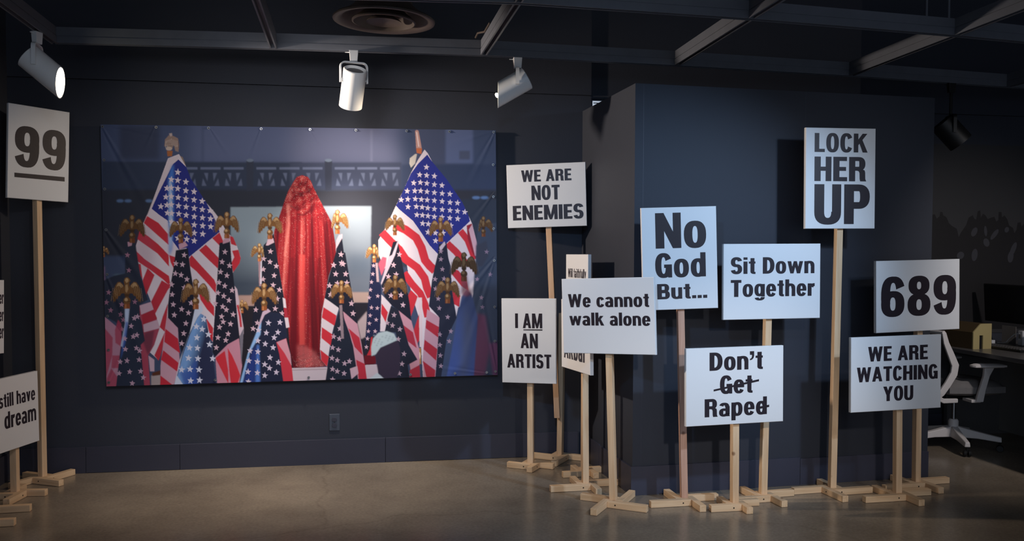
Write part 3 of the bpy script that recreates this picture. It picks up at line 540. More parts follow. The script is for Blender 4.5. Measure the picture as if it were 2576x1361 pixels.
    if ch == 'v': return [[(0, x), (.2, x), (.355, 0), (.17, 0)], [(.525, x), (.325, x), (.17, 0), (.355, 0)]], .525
    if ch == 'w': return [[(0, x), (.19, x), (.32, 0), (.15, 0)], [(.32, 0), (.15, 0), (.33, x), (.485, x)], [(.33, x), (.485, x), (.665, 0), (.495, 0)], [(.815, x), (.625, x), (.495, 0), (.665, 0)]], .815
    if ch == 'y': return [[(0, x), (.2, x), (.36, .02), (.2, -.03)], [(.525, x), (.325, x), (.12, -.25), (.27, -.25)]]+_bar(.04, -.25, .2, -.12), .525
    if ch == '.': return _bar(0, 0, .20, .20), .20
    if ch == '\u2019': return _bar(0, .80, .20, 1)+[[(.09, .82), (.2, .82), (.2, .74), (.17, .62), (.10, .53), (0, .50), (0, .57), (.07, .62), (.10, .72)]], .20
    if ch == '6': return _ring(.29, .315, .29, .33, S, T*.95)+_ring(.30, .5, .30, .515, S, T*.95, 25, 205, 2.6), .59
    if ch == '9':
        g, w = glyph('6'); return [[(w-a, 1-b) for a, b in p] for p in g], w
    if ch == '8': return _ring(.29, .275, .29, .29, S, T*.9, n=2.4)+_ring(.29, .765, .265, .25, S*.95, T*.9, n=2.4), .58
    return _bar(0, 0, .3, .7), .3
def line_polys(text, u0, u1, v0, h):
    """polygons of one line of lettering filling u0..u1, baseline v0, tall letters h high"""
    P = []; pen = 0.
    for i, ch in enumerate(text):
        g, w = glyph(ch)
        for p in g: P.append([(a+pen, b) for a, b in p])
        pen += w+.068
    if text.endswith('...'): pass
    xs = [a for p in P for a, b in p]; top = 1. if any(c.isupper() or c.isdigit() or c in 'bdfhkl' for c in text) else XH
    k = (u1-u0)/(max(xs)-min(xs)); m = min(xs)
    return [[(u0+(a-m)*k, v0+b*h/top) for a, b in p] for p in P]
SIGNS = {
 'enemies': {'P': (1.307, 5.858), 'lean': (-0.0493, 0.011), 'base': (1, -34.5, 0.21, 0.21), 'c': (1.2048, 5.8461, 1.8252), 'yaw': -0.3024, 'roll': 0.0305, 'w': 0.539, 'h': 0.43, 'lines': [('WE ARE', -0.1693, 0.1726, 0.0956, 0.0797), ('NOT', -0.1019, 0.0906, -0.0303, 0.0991), ('ENEMIES', -0.2333, 0.248, -0.1638, 0.0996)], 'bars': []},
 'artist': {'P': (1.073, 5.688), 'lean': (-0.0059, 0.0011), 'base': (1, -33.0, 0.15, 0.12), 'c': (1.0496, 5.6528, 0.8545), 'yaw': -0.429, 'roll': 0.0135, 'w': 0.367, 'h': 0.56, 'lines': [('I AM', -0.0912, 0.0929, 0.084, 0.0974), ('AN', -0.0546, 0.0622, -0.0485, 0.0974), ('ARTIST', -0.1479, 0.1512, -0.1793, 0.0914)], 'bars': [[(-0.035, 0.0757), (0.0935, 0.0773), (0.0934, 0.0695), (-0.0351, 0.0698)]]},
 'faith': {'P': (1.385, 5.468), 'lean': (0.0, 0.0), 'base': (1, 4.5, 0.16, 0.12), 'c': (1.3372, 5.5138, 1.1276), 'yaw': -1.4767, 'roll': 0.0037, 'w': 0.432, 'h': 0.596, 'lines': [('Will faithfully', -0.1715, 0.1839, 0.1472, 0.0579)], 'bars': []},
 'akbar': {'P': (1.31, 5.146), 'lean': (-0.0553, 0.0141), 'base': (1, 1.5, 0.23, 0.16), 'c': (1.2589, 5.2269, 0.9305), 'yaw': -1.5128, 'roll': 0.0429, 'w': 0.596, 'h': 0.438, 'lines': [('Akbar', -0.2411, 0.2247, -0.1544, 0.0636)], 'bars': []},
 'cannot': {'P': (1.379, 4.765), 'lean': (-0.0358, 0.0104), 'base': (-1, -34.5, 0.21, 0.23), 'c': (1.3311, 4.7484, 1.0826), 'yaw': -0.6486, 'roll': 0.0366, 'w': 0.554, 'h': 0.427, 'lines': [('We cannot', -0.2391, 0.2457, 0.0505, 0.0753), ('walk alone', -0.234, 0.2508, -0.0535, 0.0731)], 'bars': []},
 'nogod': {'P': (1.792, 4.745), 'lean': (-0.0286, 0.0108), 'base': (1, 1.5, 0.22, 0.18), 'c': (1.7384, 4.71, 1.4076), 'yaw': -0.0927, 'roll': 0.0326, 'w': 0.429, 'h': 0.576, 'lines': [('No', -0.1359, 0.1539, 0.058, 0.1989), ('God', -0.1413, 0.1479, -0.1062, 0.1364), ('But...', -0.1332, 0.1529, -0.2279, 0.0865)], 'bars': []},
 'sit': {'P': (2.274, 4.748), 'lean': (0.0126, -0.006), 'base': (1, 9.0, 0.23, 0.17), 'c': (2.2946, 4.706, 1.2756), 'yaw': 0.0134, 'roll': 0.0082, 'w': 0.596, 'h': 0.432, 'lines': [('Sit Down', -0.254, 0.2603, 0.045, 0.0944), ('Together', -0.2539, 0.2628, -0.0858, 0.0966)], 'bars': []},
 'dont': {'P': (2.038, 4.61), 'lean': (-0.0087, 0.0039), 'base': (1, 0.0, 0.16, 0.12), 'c': (2.0168, 4.5681, 0.7018), 'yaw': 0.0627, 'roll': 0.0108, 'w': 0.589, 'h': 0.43, 'lines': [('Don’t', -0.1556, 0.1671, 0.0882, 0.1008), ('Get', -0.0932, 0.1044, -0.0426, 0.1013), ('Raped', -0.1846, 0.1928, -0.1682, 0.1004)], 'bars': [[(-0.131, -0.0267), (0.1437, 0.019), (0.1437, 0.0308), (-0.1311, -0.0162)], [(0.1336, -0.1391), (0.2069, -0.1288), (0.2069, -0.1157), (0.1335, -0.1253)]]},
 'lock': {'P': (2.746, 4.813), 'lean': (0.0088, -0.005), 'base': (-1, 4.5, 0.24, 0.19), 'c': (2.7448, 4.7709, 1.8769), 'yaw': -0.0079, 'roll': 0.0078, 'w': 0.439, 'h': 0.588, 'lines': [('LOCK', -0.1658, 0.1686, 0.1528, 0.1102), ('HER', -0.1655, 0.1616, -0.0163, 0.1425), ('UP', -0.1646, 0.1858, -0.2673, 0.2329)], 'bars': []},
 'n689': {'P': (3.334, 4.862), 'lean': (-0.0096, 0.0066), 'base': (1, 4.5, 0.26, 0.17), 'c': (3.2936, 4.8172, 1.1829), 'yaw': 0.093, 'roll': 0.0225, 'w': 0.594, 'h': 0.431, 'lines': [('689', -0.264, 0.2702, -0.1194, 0.2365)], 'bars': []},
 'watch': {'P': (3.067, 4.649), 'lean': (-0.0148, 0.0098), 'base': (1, 1.5, 0.24, 0.17), 'c': (3.0197, 4.6058, 0.746), 'yaw': 0.0508, 'roll': 0.0156, 'w': 0.589, 'h': 0.431, 'lines': [('WE ARE', -0.1858, 0.2052, 0.0738, 0.0852), ('WATCHING', -0.2575, 0.2717, -0.0426, 0.0851), ('YOU', -0.087, 0.11, -0.1594, 0.0851)], 'bars': []},
 'n99': {'P': (-2.0, 5.812), 'lean': (-0.0019, -0.0007), 'base': (-1, -28.5, 0.19, 0.2), 'c': (-1.9751, 5.7782, 2.0321), 'yaw': 0.7521, 'roll': -0.0317, 'w': 0.361, 'h': 0.564, 'lines': [('99', -0.1414, 0.1596, -0.0879, 0.242)], 'bars': [[(-0.1409, -0.1555), (0.1556, -0.1543), (0.1552, -0.1267), (-0.1413, -0.1291)]]},
 'dream': {'P': (-2.03, 5.463), 'lean': (0.0079, 0.0029), 'base': (1, -7.5, 0.16, 0.17), 'c': (-2.0343, 5.3204, 0.5074), 'yaw': 1.262, 'roll': 0.0155, 'w': 0.595, 'h': 0.422, 'lines': [('still have', -0.0285, 0.2694, 0.0436, 0.0785), ('dream', 0.0101, 0.2736, -0.0804, 0.0961)], 'bars': []},
 'er': {'P': (-2.133, 5.126), 'lean': (0.0, 0.0), 'base': (1, 3.0, 0.22, 0.17), 'c': (-2.117, 5.0513, 1.0765), 'yaw': 1.2469, 'roll': -0.0285, 'w': 0.596, 'h': 0.413, 'lines': [('er', 0.2594, 0.293, 0.0737, 0.0512), ('er', 0.2596, 0.2932, -0.0247, 0.0524), ('er', 0.2598, 0.2934, -0.1214, 0.0558)], 'bars': []},
}
SIGNS['akbar']['lines'] = [('Akbar', -.2411, .2247, -.1544, .125)]
SIGNS['er'].update(P=(-2.172, 5.11), base=(1, 3., .17, .17), legs=(.334, .17, .058, .17))
SIGNS['sit']['base'] = (1, 5., .22, .17)
# ---------------------------------------------------------------- materials
M_WALL = paint_mat('dark_slate_paint', (.042, .046, .062), .6, .25, .06, 3, .03, bscale=120)
M_PART = paint_mat('partition_paint', (.037, .041, .055), .6, .25, .06, 3, .03, bscale=120)
M_BASE = paint_mat('dark_base_paint', (.046, .047, .070), .45, .4, .08, 5, .02)
M_CEIL = paint_mat('black_ceiling', (.11, .11, .118), .8, .2, .1, 2, 0)
M_BEAM = paint_mat('dark_strut_paint', (.125, .135, .165), .42, .5, .15, 12, .02)
M_VENT = paint_mat('brown_black_vent', (.085, .066, .058), .5, .4, .3, 9, .02)
M_WHITE = paint_mat('white_board', (.80, .80, .81), .5, .35, .02, 4, .01)
M_INK = paint_mat('black_ink', (.026, .019, .026), .42, .35, .1, 8, 0)
M_EDGE = M_WHITE
M_LAMP = paint_mat('white_lamp_enamel', (.84, .85, .86), .35, .5, .02, 5, 0)
M_LAMPIN = paint_mat('grey_lamp_inside', (.14, .14, .15), .6, .3, .1, 9, 0)
M_BLACK = paint_mat('black_metal', (.008, .008, .009), .5, .4, .1, 8, 0)
M_SCREW = paint_mat('dark_screw', (.045, .038, .03), .5, .5, .2, 30, 0, .6)
M_STEEL = paint_mat('steel', (.30, .30, .31), .35, .5, .05, 20, 0, 1.)
W_PINE = wood_mat('pine_post', (.78, .55, .345), (.66, .43, .25)); W_LEG = wood_mat('pine_leg', (.80, .56, .345), (.68, .44, .25), 'X')
W_RED = wood_mat('reddish_pine_post', (.62, .37, .27), (.52, .29, .20)); W_ORA = wood_mat('orange_pine_strip', (.78, .50, .31), (.68, .40, .22))
M_GLOWW = glow_mat('warm_lamp_glow', (1., .88, .62), 14.); M_GLOWN = glow_mat('white_lamp_glow', (1., .95, .88), 6.)

# polished concrete
M_FLOOR, n_, l_, b_ = new_mat('polished_concrete')
tc = n_.new('ShaderNodeTexCoord'); a1 = n_.new('ShaderNodeTexNoise'); a1.inputs['Scale'].default_value = 1.3; a1.inputs['Detail'].default_value = 6; a1.inputs['Roughness'].default_value = .6
a2 = n_.new('ShaderNodeTexNoise'); a2.inputs['Scale'].default_value = 60; a2.inputs['Detail'].default_value = 3
l_.new(tc.outputs['Object'], a1.inputs['Vector']); l_.new(tc.outputs['Object'], a2.inputs['Vector'])
rp = n_.new('ShaderNodeValToRGB'); rp.color_ramp.elements[0].position = .30; rp.color_ramp.elements[0].color = (.165, .130, .098, 1); rp.color_ramp.elements[1].position = .70; rp.color_ramp.elements[1].color = (.30, .245, .185, 1)
l_.new(a1.outputs['Fac'], rp.inputs[0])
mx = n_.new('ShaderNodeMix'); mx.data_type = 'RGBA'; mx.blend_type = 'OVERLAY'; mx.inputs[0].default_value = .30
l_.new(rp.outputs[0], mx.inputs[6]); l_.new(a2.outputs['Fac'], mx.inputs[7])
wv = n_.new('ShaderNodeTexVoronoi'); wv.feature = 'DISTANCE_TO_EDGE'; wv.inputs['Scale'].default_value = .55
nd = n_.new('ShaderNodeTexNoise'); nd.inputs['Scale'].default_value = 2.2; nd.inputs['Detail'].default_value = 5
mxv = n_.new('ShaderNodeMix'); mxv.data_type = 'VECTOR'; mxv.inputs[0].default_value = .35
l_.new(tc.outputs['Object'], nd.inputs['Vector']); l_.new(tc.outputs['Object'], mxv.inputs[4]); l_.new(nd.outputs['Color'], mxv.inputs[5]); l_.new(mxv.outputs[1], wv.inputs['Vector'])
cr = n_.new('ShaderNodeValToRGB'); cr.color_ramp.elements[0].position = 0.; cr.color_ramp.elements[0].color = (.72, .70, .68, 1); cr.color_ramp.elements[1].position = .006; cr.color_ramp.elements[1].color = (1, 1, 1, 1)
l_.new(wv.outputs['Distance'], cr.inputs[0])
m2 = n_.new('ShaderNodeMix'); m2.data_type = 'RGBA'; m2.blend_type = 'MULTIPLY'; m2.inputs[0].default_value = .5
l_.new(mx.outputs[2], m2.inputs[6]); l_.new(cr.outputs[0], m2.inputs[7]); l_.new(m2.outputs[2], b_.inputs['Base Color'])
rr = n_.new('ShaderNodeMapRange'); rr.inputs['To Min'].default_value = .17; rr.inputs['To Max'].default_value = .30; l_.new(a1.outputs['Fac'], rr.inputs['Value']); l_.new(rr.outputs[0], b_.inputs['Roughness'])
b_.inputs['Specular IOR Level'].default_value = .5

# ---------------------------------------------------------------- room
D = 6.006; GZ = 2.534; CZ = 3.55; XL = -2.235; XE = 1.556; DA = 6.30; XR = 5.5; BB = .1695
struct('floor', MB().box((1.6, 1.6, -.05), (8.2, 10, .1)), M_FLOOR)
struct('ceiling', MB().box((1.6, 1.6, CZ+.05), (8.2, 10, .1)), M_CEIL)
m = MB()
m.box(((XL-.3+XE)/2, D+.06, (GZ-.004)/2), (XE-XL+.3, .12, GZ-.004))
m.box(((XL-.3+XE)/2, D+.06, (GZ+.005+CZ)/2), (XE-XL+.3, .12, CZ-GZ-.005))
m.box(((XL-.3+XE)/2, D+.07, GZ), (XE-XL+.3, .09, .02))
struct('wall_back', m, M_WALL)
m = MB(); x9 = 3.62; G2 = GZ-.016
m.box(((XE+x9)/2, D+.085, (G2-.003)/2), (x9-XE, .11, G2-.003)); m.box(((XE+x9)/2, D+.085, (G2+.003+CZ)/2), (x9-XE, .11, CZ-G2-.003)); m.box(((XE+x9)/2, D+.095, G2), (x9-XE, .09, .02))
struct('wall_behind', m, M_WALL)
m = MB(); m.box(((XE-.1+XR)/2, DA+.06, (GZ-.004)/2), (XR-XE+.3, .12, GZ-.004)); m.box(((XE-.1+XR)/2, DA+.06, (GZ+.005+CZ)/2), (XR-XE+.3, .12, CZ-GZ-.005)); m.box(((XE-.1+XR)/2, DA+.07, GZ), (XR-XE+.3, .09, .02))
struct('wall_alcove', m, M_WALL)
struct('wall_left', MB().box((XL-.06, 1.6, CZ/2), (.12, 8.9, CZ)), M_WALL)
struct('wall_right', MB().box((XR+.06, 1.6, CZ/2), (.12, 9.6, CZ)), M_WALL)
m = MB(); xs = [XL, -1.80, -1.22, .12, 1.47]
for i in range(len(xs)-1): m.box(((xs[i]+xs[i+1])/2, D-.007, BB/2+(.001 if i % 2 else 0)), (xs[i+1]-xs[i]-.0025, .014, BB-(.002 if i % 2 else 0)))
struct('baseboard_back', m, M_BASE, bevel=.001)
struct('baseboard_left', MB().box((XL+.007, 3.9, BB/2), (.014, 4.18, BB)), M_BASE)
struct('baseboard_alcove', MB().box((4.4, DA-.007, .08), (1.9, .014, .16)), M_BASE)
# partition: two panels of a free-standing corner
PA = Vector((1.547, 4.953, 0)); PB = Vector((3.560, 5.082, 0)); PW = Vector((1.492, 6.000, 0)); PH = 2.425
dr = (PB-PA).normalized(); nb = Vector((-dr.y, dr.x, 0)); dl = (PW-PA).normalized(); nr = Vector((dl.y, -dl.x, 0))
m = MB(); foot = [PA, PB, PB+nb*.12, PA+nb*.12+nr*.12, PW+nr*.12, PW]
m.prism([(p.x, p.y) for p in foot], 0, PH, lambda x, y, z: (x, y, z))
struct('wall_partition', m, M_PART)
def along(a, d, nrm, s0, s1, z0, z1, t):
    mb = MB(); P = [a+d*s0, a+d*s1, a+d*s1+nrm*t, a+d*s0+nrm*t]
    return mb.prism([(p.x, p.y) for p in P], z0, z1, lambda x, y, z: (x, y, z))
m = MB(); Lf = (PB-PA).length
for s0, s1, h in ((-.012, 1.098, BB+.003), (1.1005, Lf, BB-.004)):
    k = along(PA, dr, -nb, s0, s1, 0, h, .012); m.add(k.v, k.f)
struct('baseboard_partition_front', m, M_BASE, bevel=.001)
Ll = (PW-PA).length; m = MB()
for s0, s1, h in ((0., .60, BB), (.6025, Ll-.02, BB+.004)):
    k = along(PA, dl, -nr, s0, s1, 0, h, .012); m.add(k.v, k.f)
struct('baseboard_partition_side', m, M_BASE, bevel=.001)
m = MB()
for s0 in (.052, 1.105): k = along(PA, dr, -nb, s0, s0+.0016, .18, PH-.002, .0004); m.add(k.v, k.f)
struct('trim_1', m, M_BASE)

# ---------------------------------------------------------------- ceiling strut grid
BZ = 2.648
PROF = [(-.0205, 0), (-.0115, 0), (-.0115, .030), (.0115, .030), (.0115, 0), (.0205, 0), (.0205, .037), (.0150, .037), (.0150, .043), (.0185, .043), (.0185, .092), (-.0185, .092), (-.0185, .043), (-.0150, .043), (-.0150, .037), (-.0205, .037)]
BK = [(-1.794, 5.516), (-.547, 5.448), (.713, 5.401), (1.985, 5.474), (3.268, 5.584), (4.609, 5.755)]
FR = [(-1.757, 4.36), (-.521, 4.333), (.727, 4.243), (1.966, 4.321), (3.237, 4.453), (4.560, 4.640)]
def beam(path, label):
    o = obj('ceiling_strut', MB().sweep([(x, y, BZ) for x, y in path], PROF), M_BEAM); tag(o, label, 'ceiling beam', 'dark ceiling struts')
    return o
def ext(a, b, t): return (a[0]+(b[0]-a[0])*t, a[1]+(b[1]-a[1])*t)
beam([ext(BK[0], BK[1], .0)]+BK[1:]+[ext(BK[4], BK[5], 1.6)], 'long dark strut with three white spotlights below it, running the width of the room')
beam([FR[0]]+FR[1:]+[ext(FR[4], FR[5], 1.6)], 'long dark strut crossing the top edge, nearer than the spotlight strut')
CL = ['dark cross strut at far left holding the glowing spotlight', 'dark cross strut left of the round ceiling vent', 'dark cross strut just right of the round ceiling vent', 'dark cross strut above the grey partition corner', 'dark cross strut above the LOCK HER UP sign', 'dark cross strut in the far upper right corner']
for i in range(6):
    a, b = Vector(BK[i]), Vector(FR[i]); t = (b-a).normalized()
    beam([tuple(a+t*(.0206 if i else -.02)), tuple(b-t*.0206)], CL[i])
    if i in (0, 1, 2, 3, 4): 
        c = b+(b-a)*.98; beam([tuple(b+t*.0206), tuple(c)], CL[i].replace('dark cross strut', 'near end of the dark cross strut'))
for k, (x, y) in enumerate(((3.05, 4.44), (3.20, 4.46))):
    o = obj('hanger_rod', MB().tube([(x, y, BZ+.0925), (x, y, CZ)], .006), M_BEAM); tag(o, ('thin dark hanger rod rising from the near strut, left one of two', 'thin dark hanger rod rising from the near strut, right one of two')[k], 'rod', 'hanger rods on the near strut')
o = obj('bent_strap', MB().tube([(.66, 5.36, BZ+.10), (.665, 5.30, BZ+.112), (.695, 5.21, BZ+.10), (.70, 5.02, BZ+.106)], .006), M_VENT); tag(o, 'short bent pale strap at the strut crossing right of the vent', 'strap')

# round vent
VX, VY, VZ = .098, 4.95, 2.712
t = thing('ceiling_vent', 'round dark brown ceiling vent with concentric rings on a duct', 'vent', (VX, VY, VZ))
M_T = Matrix.Rotation(math.radians(1.5), 4, 'Y')
obj('outer_cone', MB().lathe([(.150, .10), (.165, .085), (.215, .045), (.268, .022), (.282, .010), (.280, .002), (.268, 0), (.238, .010), (.225, .022), (.205, .05), (.15, .10)], 48, M_T), M_VENT, t, True)
obj('middle_ring', MB().lathe([(.168, -.006), (.176, -.003), (.176, .004), (.166, .012), (.120, .050), (.112, .050), (.160, .004), (.168, -.006)], 48, M_T), M_VENT, t, True)
obj('inner_cone', MB().lathe([(0, .020), (.05, .017), (.085, .004), (.098, -.004), (.094, .004), (.05, .034), (0, .038)], 40, M_T), M_VENT, t, True)
obj('centre_post', MB().lathe([(0, .03), (.008, .03), (.008, .14), (0, .14)], 12), M_BLACK, t)
obj('duct', MB().lathe([(.152, .098), (.158, .105), (.146, .115), (.146, CZ-VZ), (.142, CZ-VZ), (.142, .10), (.152, .098)], 40), M_BLACK, t, True)

# ---------------------------------------------------------------- track spotlights
def track_light(px, py, axis, cut, label, r=.071, lb=.105, lf=.15, drop=.175, enamel=M_LAMP, glow=M_GLOWN, bulb=False, group='white track spotlights under the strut', turn=0.):
    t = thing('track_spotlight', label, 'spotlight', (px, py, BZ), 0, group)
    a = Vector(axis).normalized(); c = Vector(cut).normalized()
    hz = Vector((a.y, -a.x, 0)).normalized(); e2 = hz.cross(a).normalized(); piv = Vector((0, 0, -drop))
    rz = math.atan2(hz.y, hz.x)
    Mz = Matrix.Rotation(rz, 4, 'Z')
    # adapter block, tapered; its broad side lies along the strut
    Mz = Matrix.Rotation(math.radians(turn), 4, 'Z')
    m = MB(); V = []
    for z, wx, wy in ((-.0005, .027, .017), (-.066, .022, .015)):
        V += [(sx*wx, sy*wy, z) for sx, sy in ((-1, -1), (1, -1), (1, 1), (-1, 1))]
    m.add([Mz @ Vector(v) for v in V], [(0, 1, 2, 3), (4, 7, 6, 5), (0, 4, 5, 1), (1, 5, 6, 2), (2, 6, 7, 3), (3, 7, 4, 0)])
    obj('adapter', m, enamel, t, bevel=.002)
    obj('thumb_lever', MB().tube([Mz @ Vector((-.024, 0, -.012)), Mz @ Vector((-.052, 0, -.012))], .003), enamel, t)
    # yoke
    w_ = r+.011; pts = [hz*w_*s_ for s_ in (1,)]
    path = []
    zt = min(-.068, -drop+.115); rc = .028
    for s_ in (-1, 1):
        arc = []
        for k in range(7):
            an = math.pi/2*k/6
            arc.append(hz*s_*(w_-rc+rc*math.sin(an))+Vector((0, 0, zt-.004-rc+rc*math.cos(an))))
        arc.append(hz*s_*w_+Vector((0, 0, -drop-.018)))
        path += arc[::-1] if s_ < 0 else arc
    m = MB(); fl = Vector((hz.y, -hz.x, 0))
    V = []; n = len(path)
    for i, p in enumerate(path):
        tg = (path[min(i+1, n-1)]-path[max(i-1, 0)]).normalized(); nn = tg.cross(fl).normalized()
        V += [p+fl*.011+nn*.0042, p-fl*.011+nn*.0042, p-fl*.011-nn*.0042, p+fl*.011-nn*.0042]
    m.add(V, [(i*4+k, i*4+(k+1) % 4, (i+1)*4+(k+1) % 4, (i+1)*4+k) for i in range(n-1) for k in range(4)]+[(3, 2, 1, 0), tuple((n-1)*4+k for k in range(4))])
    obj('yoke', m, enamel, t)
    for s_ in (-1, 1): obj('pivot_bolt', MB().lathe([(0, 0), (.007, 0), (.007, .013), (0, .013)], 12, Matrix.Translation(piv+hz*s_*(r-.002)) @ hz.to_track_quat('Z', 'Y').to_matrix().to_4x4() @ Matrix.Rotation(0 if s_ > 0 else math.pi, 4, 'X')), enamel, t)
    if zt < -.08: obj('stem', MB().tube([(0, 0, -.064), (0, 0, zt-.001)], .011), enamel, t)
    # can with a slanted mouth
    seg = 40; F0 = piv+a*lf; V = []
    for k in range(seg):
        an = 2*math.pi*k/seg; d = hz*math.cos(an)+e2*math.sin(an)
        row = []
        def front(rad):
            p = piv+d*rad; tt = (F0-p).dot(c)/a.dot(c); return p+a*tt
        V += [piv+d*(r-.020)-a*(lb-.012), piv+d*(r-.006)-a*lb, piv+d*r-a*(lb-.004), front(r), front(r-.004), piv+d*(r-.004)+a*(lf*.2)]
    m = MB(); K = 6
    for k in range(seg):
        j = (k+1) % seg
        for i in range(K-1): m.f.append((k*K+i, j*K+i, j*K+i+1, k*K+i+1)); m.m.append(0)
    m.v = [tuple(v) for v in V]
    obj('can', m, enamel, t, True)
    m = MB(); m.lathe([(0, 0), (r-.018, 0), (r-.018, .004), (0, .004)], 30, Matrix.Translation(piv-a*(lb-.013)) @ a.to_track_quat('Z', 'Y').to_matrix().to_4x4())
    bp = obj('back_plate', m, M_LAMPIN, t); bp['label'] = 'dark grey back plate'
    m = MB()
    if bulb:
        m.lathe([(0, 0), (.012, .002), (.017, .010), (.012, .019), (0, .022)], 20, Matrix.Translation(F0-a*.004) @ a.to_track_quat('Z', 'Y').to_matrix().to_4x4())
        lp = obj('lamp', m, glow, t, True)
    else:
        V = []
        for k in range(seg):
            an = 2*math.pi*k/seg; d = hz*math.cos(an)+e2*math.sin(an); p = piv+d*(r-.006); tt = (F0-p).dot(c)/a.dot(c); V.append(p+a*(tt-.004))
        m.add(V, [tuple(range(seg))]); lp = obj('lamp', m, glow, t)
    lp['label'] = 'glowing lamp face'
    return t
track_light(-1.793, 5.244, (.74, .07, -.64), (.985, -.02, -.10), 'white spotlight at far left, its warm lamp glowing', r=.072, lb=.066, lf=.150, glow=M_GLOWW, turn=70)
track_light(-.074, 5.395, (-.13, .50, -.85), (-.13, .50, -.85), 'white can spotlight in the middle, hung above the flag banner, seen from behind', r=.070, lb=.068, lf=.170)
track_light(.929, 5.4135, (-.848, .143, -.49), (-.986, .12, .0), 'white spotlight nearest the grey partition, tilted to the left, with a small bulb showing', r=.071, lb=.07, lf=.14, drop=.16, bulb=True, glow=M_GLOWW)
track_light(4.11, 5.685, (.60, -.20, -.72), (.60, -.20, -.72), 'solid black shape standing in for a spotlight shadow on the dark right wall', r=.085, lb=.09, lf=.11, drop=.34, enamel=M_BLACK, glow=M_BLACK, group='solid shadow shapes')  # solid spotlight shape added in place of a shadow on the wall

# ---------------------------------------------------------------- banner
CORN = [(-1.6725, 2.2455), (.873, 2.272), (.890, .589), (-1.660, .5665)]   # top left, top right, bottom right, bottom left: x, z
PICT = [(253, 313), (1247, 328), (1252, 943), (268, 972)]
def homog(src, dst):
    A = []; b = []
    for (x, y), (X, Y) in zip(src, dst):
        A += [[x, y, 1, 0, 0, 0, -X*x, -X*y], [0, 0, 0, x, y, 1, -Y*x, -Y*y]]; b += [X, Y]
    return np.append(np.linalg.solve(np.array(A, float), np.array(b, float)), 1).reshape(3, 3)
SQ = [(0, 0), (1, 0), (1, 1), (0, 1)]
HW = homog(SQ, CORN); HP = homog(SQ, PICT)
def hmap(Hm, u, v):
    d = Hm[2, 0]*u+Hm[2, 1]*v+1
    return (Hm[0, 0]*u+Hm[0, 1]*v+Hm[0, 2])/d, (Hm[1, 0]*u+Hm[1, 1]*v+Hm[1, 2])/d
art = paint_picture()
NU, NV = 900, 590
U, V_ = np.meshgrid(np.linspace(0, 1, NU), np.linspace(0, 1, NV))
wx, wz = hmap(HW, U, V_); ppx, ppy = hmap(HP, U, V_)
# cloth: tension folds running in from the corners and between the eyelets
edge = np.minimum(np.minimum(U, 1-U)*2.55, np.minimum(V_, 1-V_)*1.68)
dz = np.zeros_like(U)
def fold_line(u0, v0, u1, v1, wd, amp):
    global dz
    X = U*2.55; Y = V_*1.68; ax, ay, bx, by = u0*2.55, v0*1.68, u1*2.55, v1*1.68
    L2 = (bx-ax)**2+(by-ay)**2; tt = np.clip(((X-ax)*(bx-ax)+(Y-ay)*(by-ay))/L2, 0, 1)
    dd = ((X-ax)*(by-ay)-(Y-ay)*(bx-ax))/math.sqrt(L2)
    off = np.hypot(X-ax-tt*(bx-ax), Y-ay-tt*(by-ay))
    s_ = wd*(.25+tt); dz = dz+amp*np.exp(-(off/s_)**2)*np.sin(dd/s_*2.2+.6)*np.clip(1.3-tt, 0, 1)
for f in ((0, 0, .10, .30, .035, .006), (0, 0, .22, .06, .03, .004), (.005, .40, .13, .70, .05, .007), (.005, .58, .10, .95, .05, .006), (0, 1, .09, .72, .03, .004), (1, 0, .93, .20, .03, .006), (1, 0, .88, .05, .03, .004),
          (.995, .25, .91, .42, .03, .006), (.995, .52, .84, .80, .045, .009), (.995, .52, .90, .96, .04, .006), (1, 1, .84, .96, .02, .005), (1, 1, .95, .6, .03, .006), (.26, 0, .30, .10, .02, .003), (.39, 0, .36, .12, .02, .003), (.51, 0, .55, .1, .02, .003), (.13, 0, .10, .1, .02, .003)):
    fold_line(*f)
dz = dz+.0015*np.sin(U*9+V_*5)*np.sin(V_*6)
dz = dz*np.clip(edge/.03, .25, 1)
me = bpy.data.meshes.new('printed_banner'); me.vertices.add(NU*NV)
co = np.stack([wx, np.full_like(wx, D-.040)-np.maximum(dz*.38, -.012), wz], -1).astype(np.float32); me.vertices.foreach_set('co', co.ravel())
ii = np.arange(NU*NV).reshape(NV, NU); quads = np.stack([ii[:-1, :-1], ii[1:, :-1], ii[1:, 1:], ii[:-1, 1:]], -1).reshape(-1, 4)
me.loops.add(quads.size); me.polygons.add(len(quads))
me.loops.foreach_set('vertex_index', quads.ravel().astype(np.int32)); me.polygons.foreach_set('loop_start', np.arange(0, quads.size, 4, dtype=np.int32))
me.polygons.foreach_set('use_smooth', np.ones(len(quads), bool)); me.update(calc_edges=True)
img = art.im; k_ = art.K
fx = np.clip((ppx-art.X0)*k_-.5, 0, img.shape[1]-2.001); fy = np.clip((ppy-art.Y0)*k_-.5, 0, img.shape[0]-2.001)
x0 = fx.astype(int); y0 = fy.astype(int); tx = (fx-x0)[..., None]; ty = (fy-y0)[..., None]
colr = img[y0, x0]*(1-tx)*(1-ty)+img[y0, x0+1]*tx*(1-ty)+img[y0+1, x0]*(1-tx)*ty+img[y0+1, x0+1]*tx*ty
at = me.color_attributes.new('print', 'FLOAT_COLOR', 'POINT'); at.data.foreach_set('color', np.concatenate([colr, np.ones(colr.shape[:2]+(1,))], -1).astype(np.float32).ravel())
M_PRINT, n_, l_, b_ = new_mat('banner_print'); an = n_.new('ShaderNodeAttribute'); an.attribute_name = 'print'; l_.new(an.outputs['Color'], b_.inputs['Base Color']); b_.inputs['Roughness'].default_value = .6; b_.inputs['Specular IOR Level'].default_value = .25
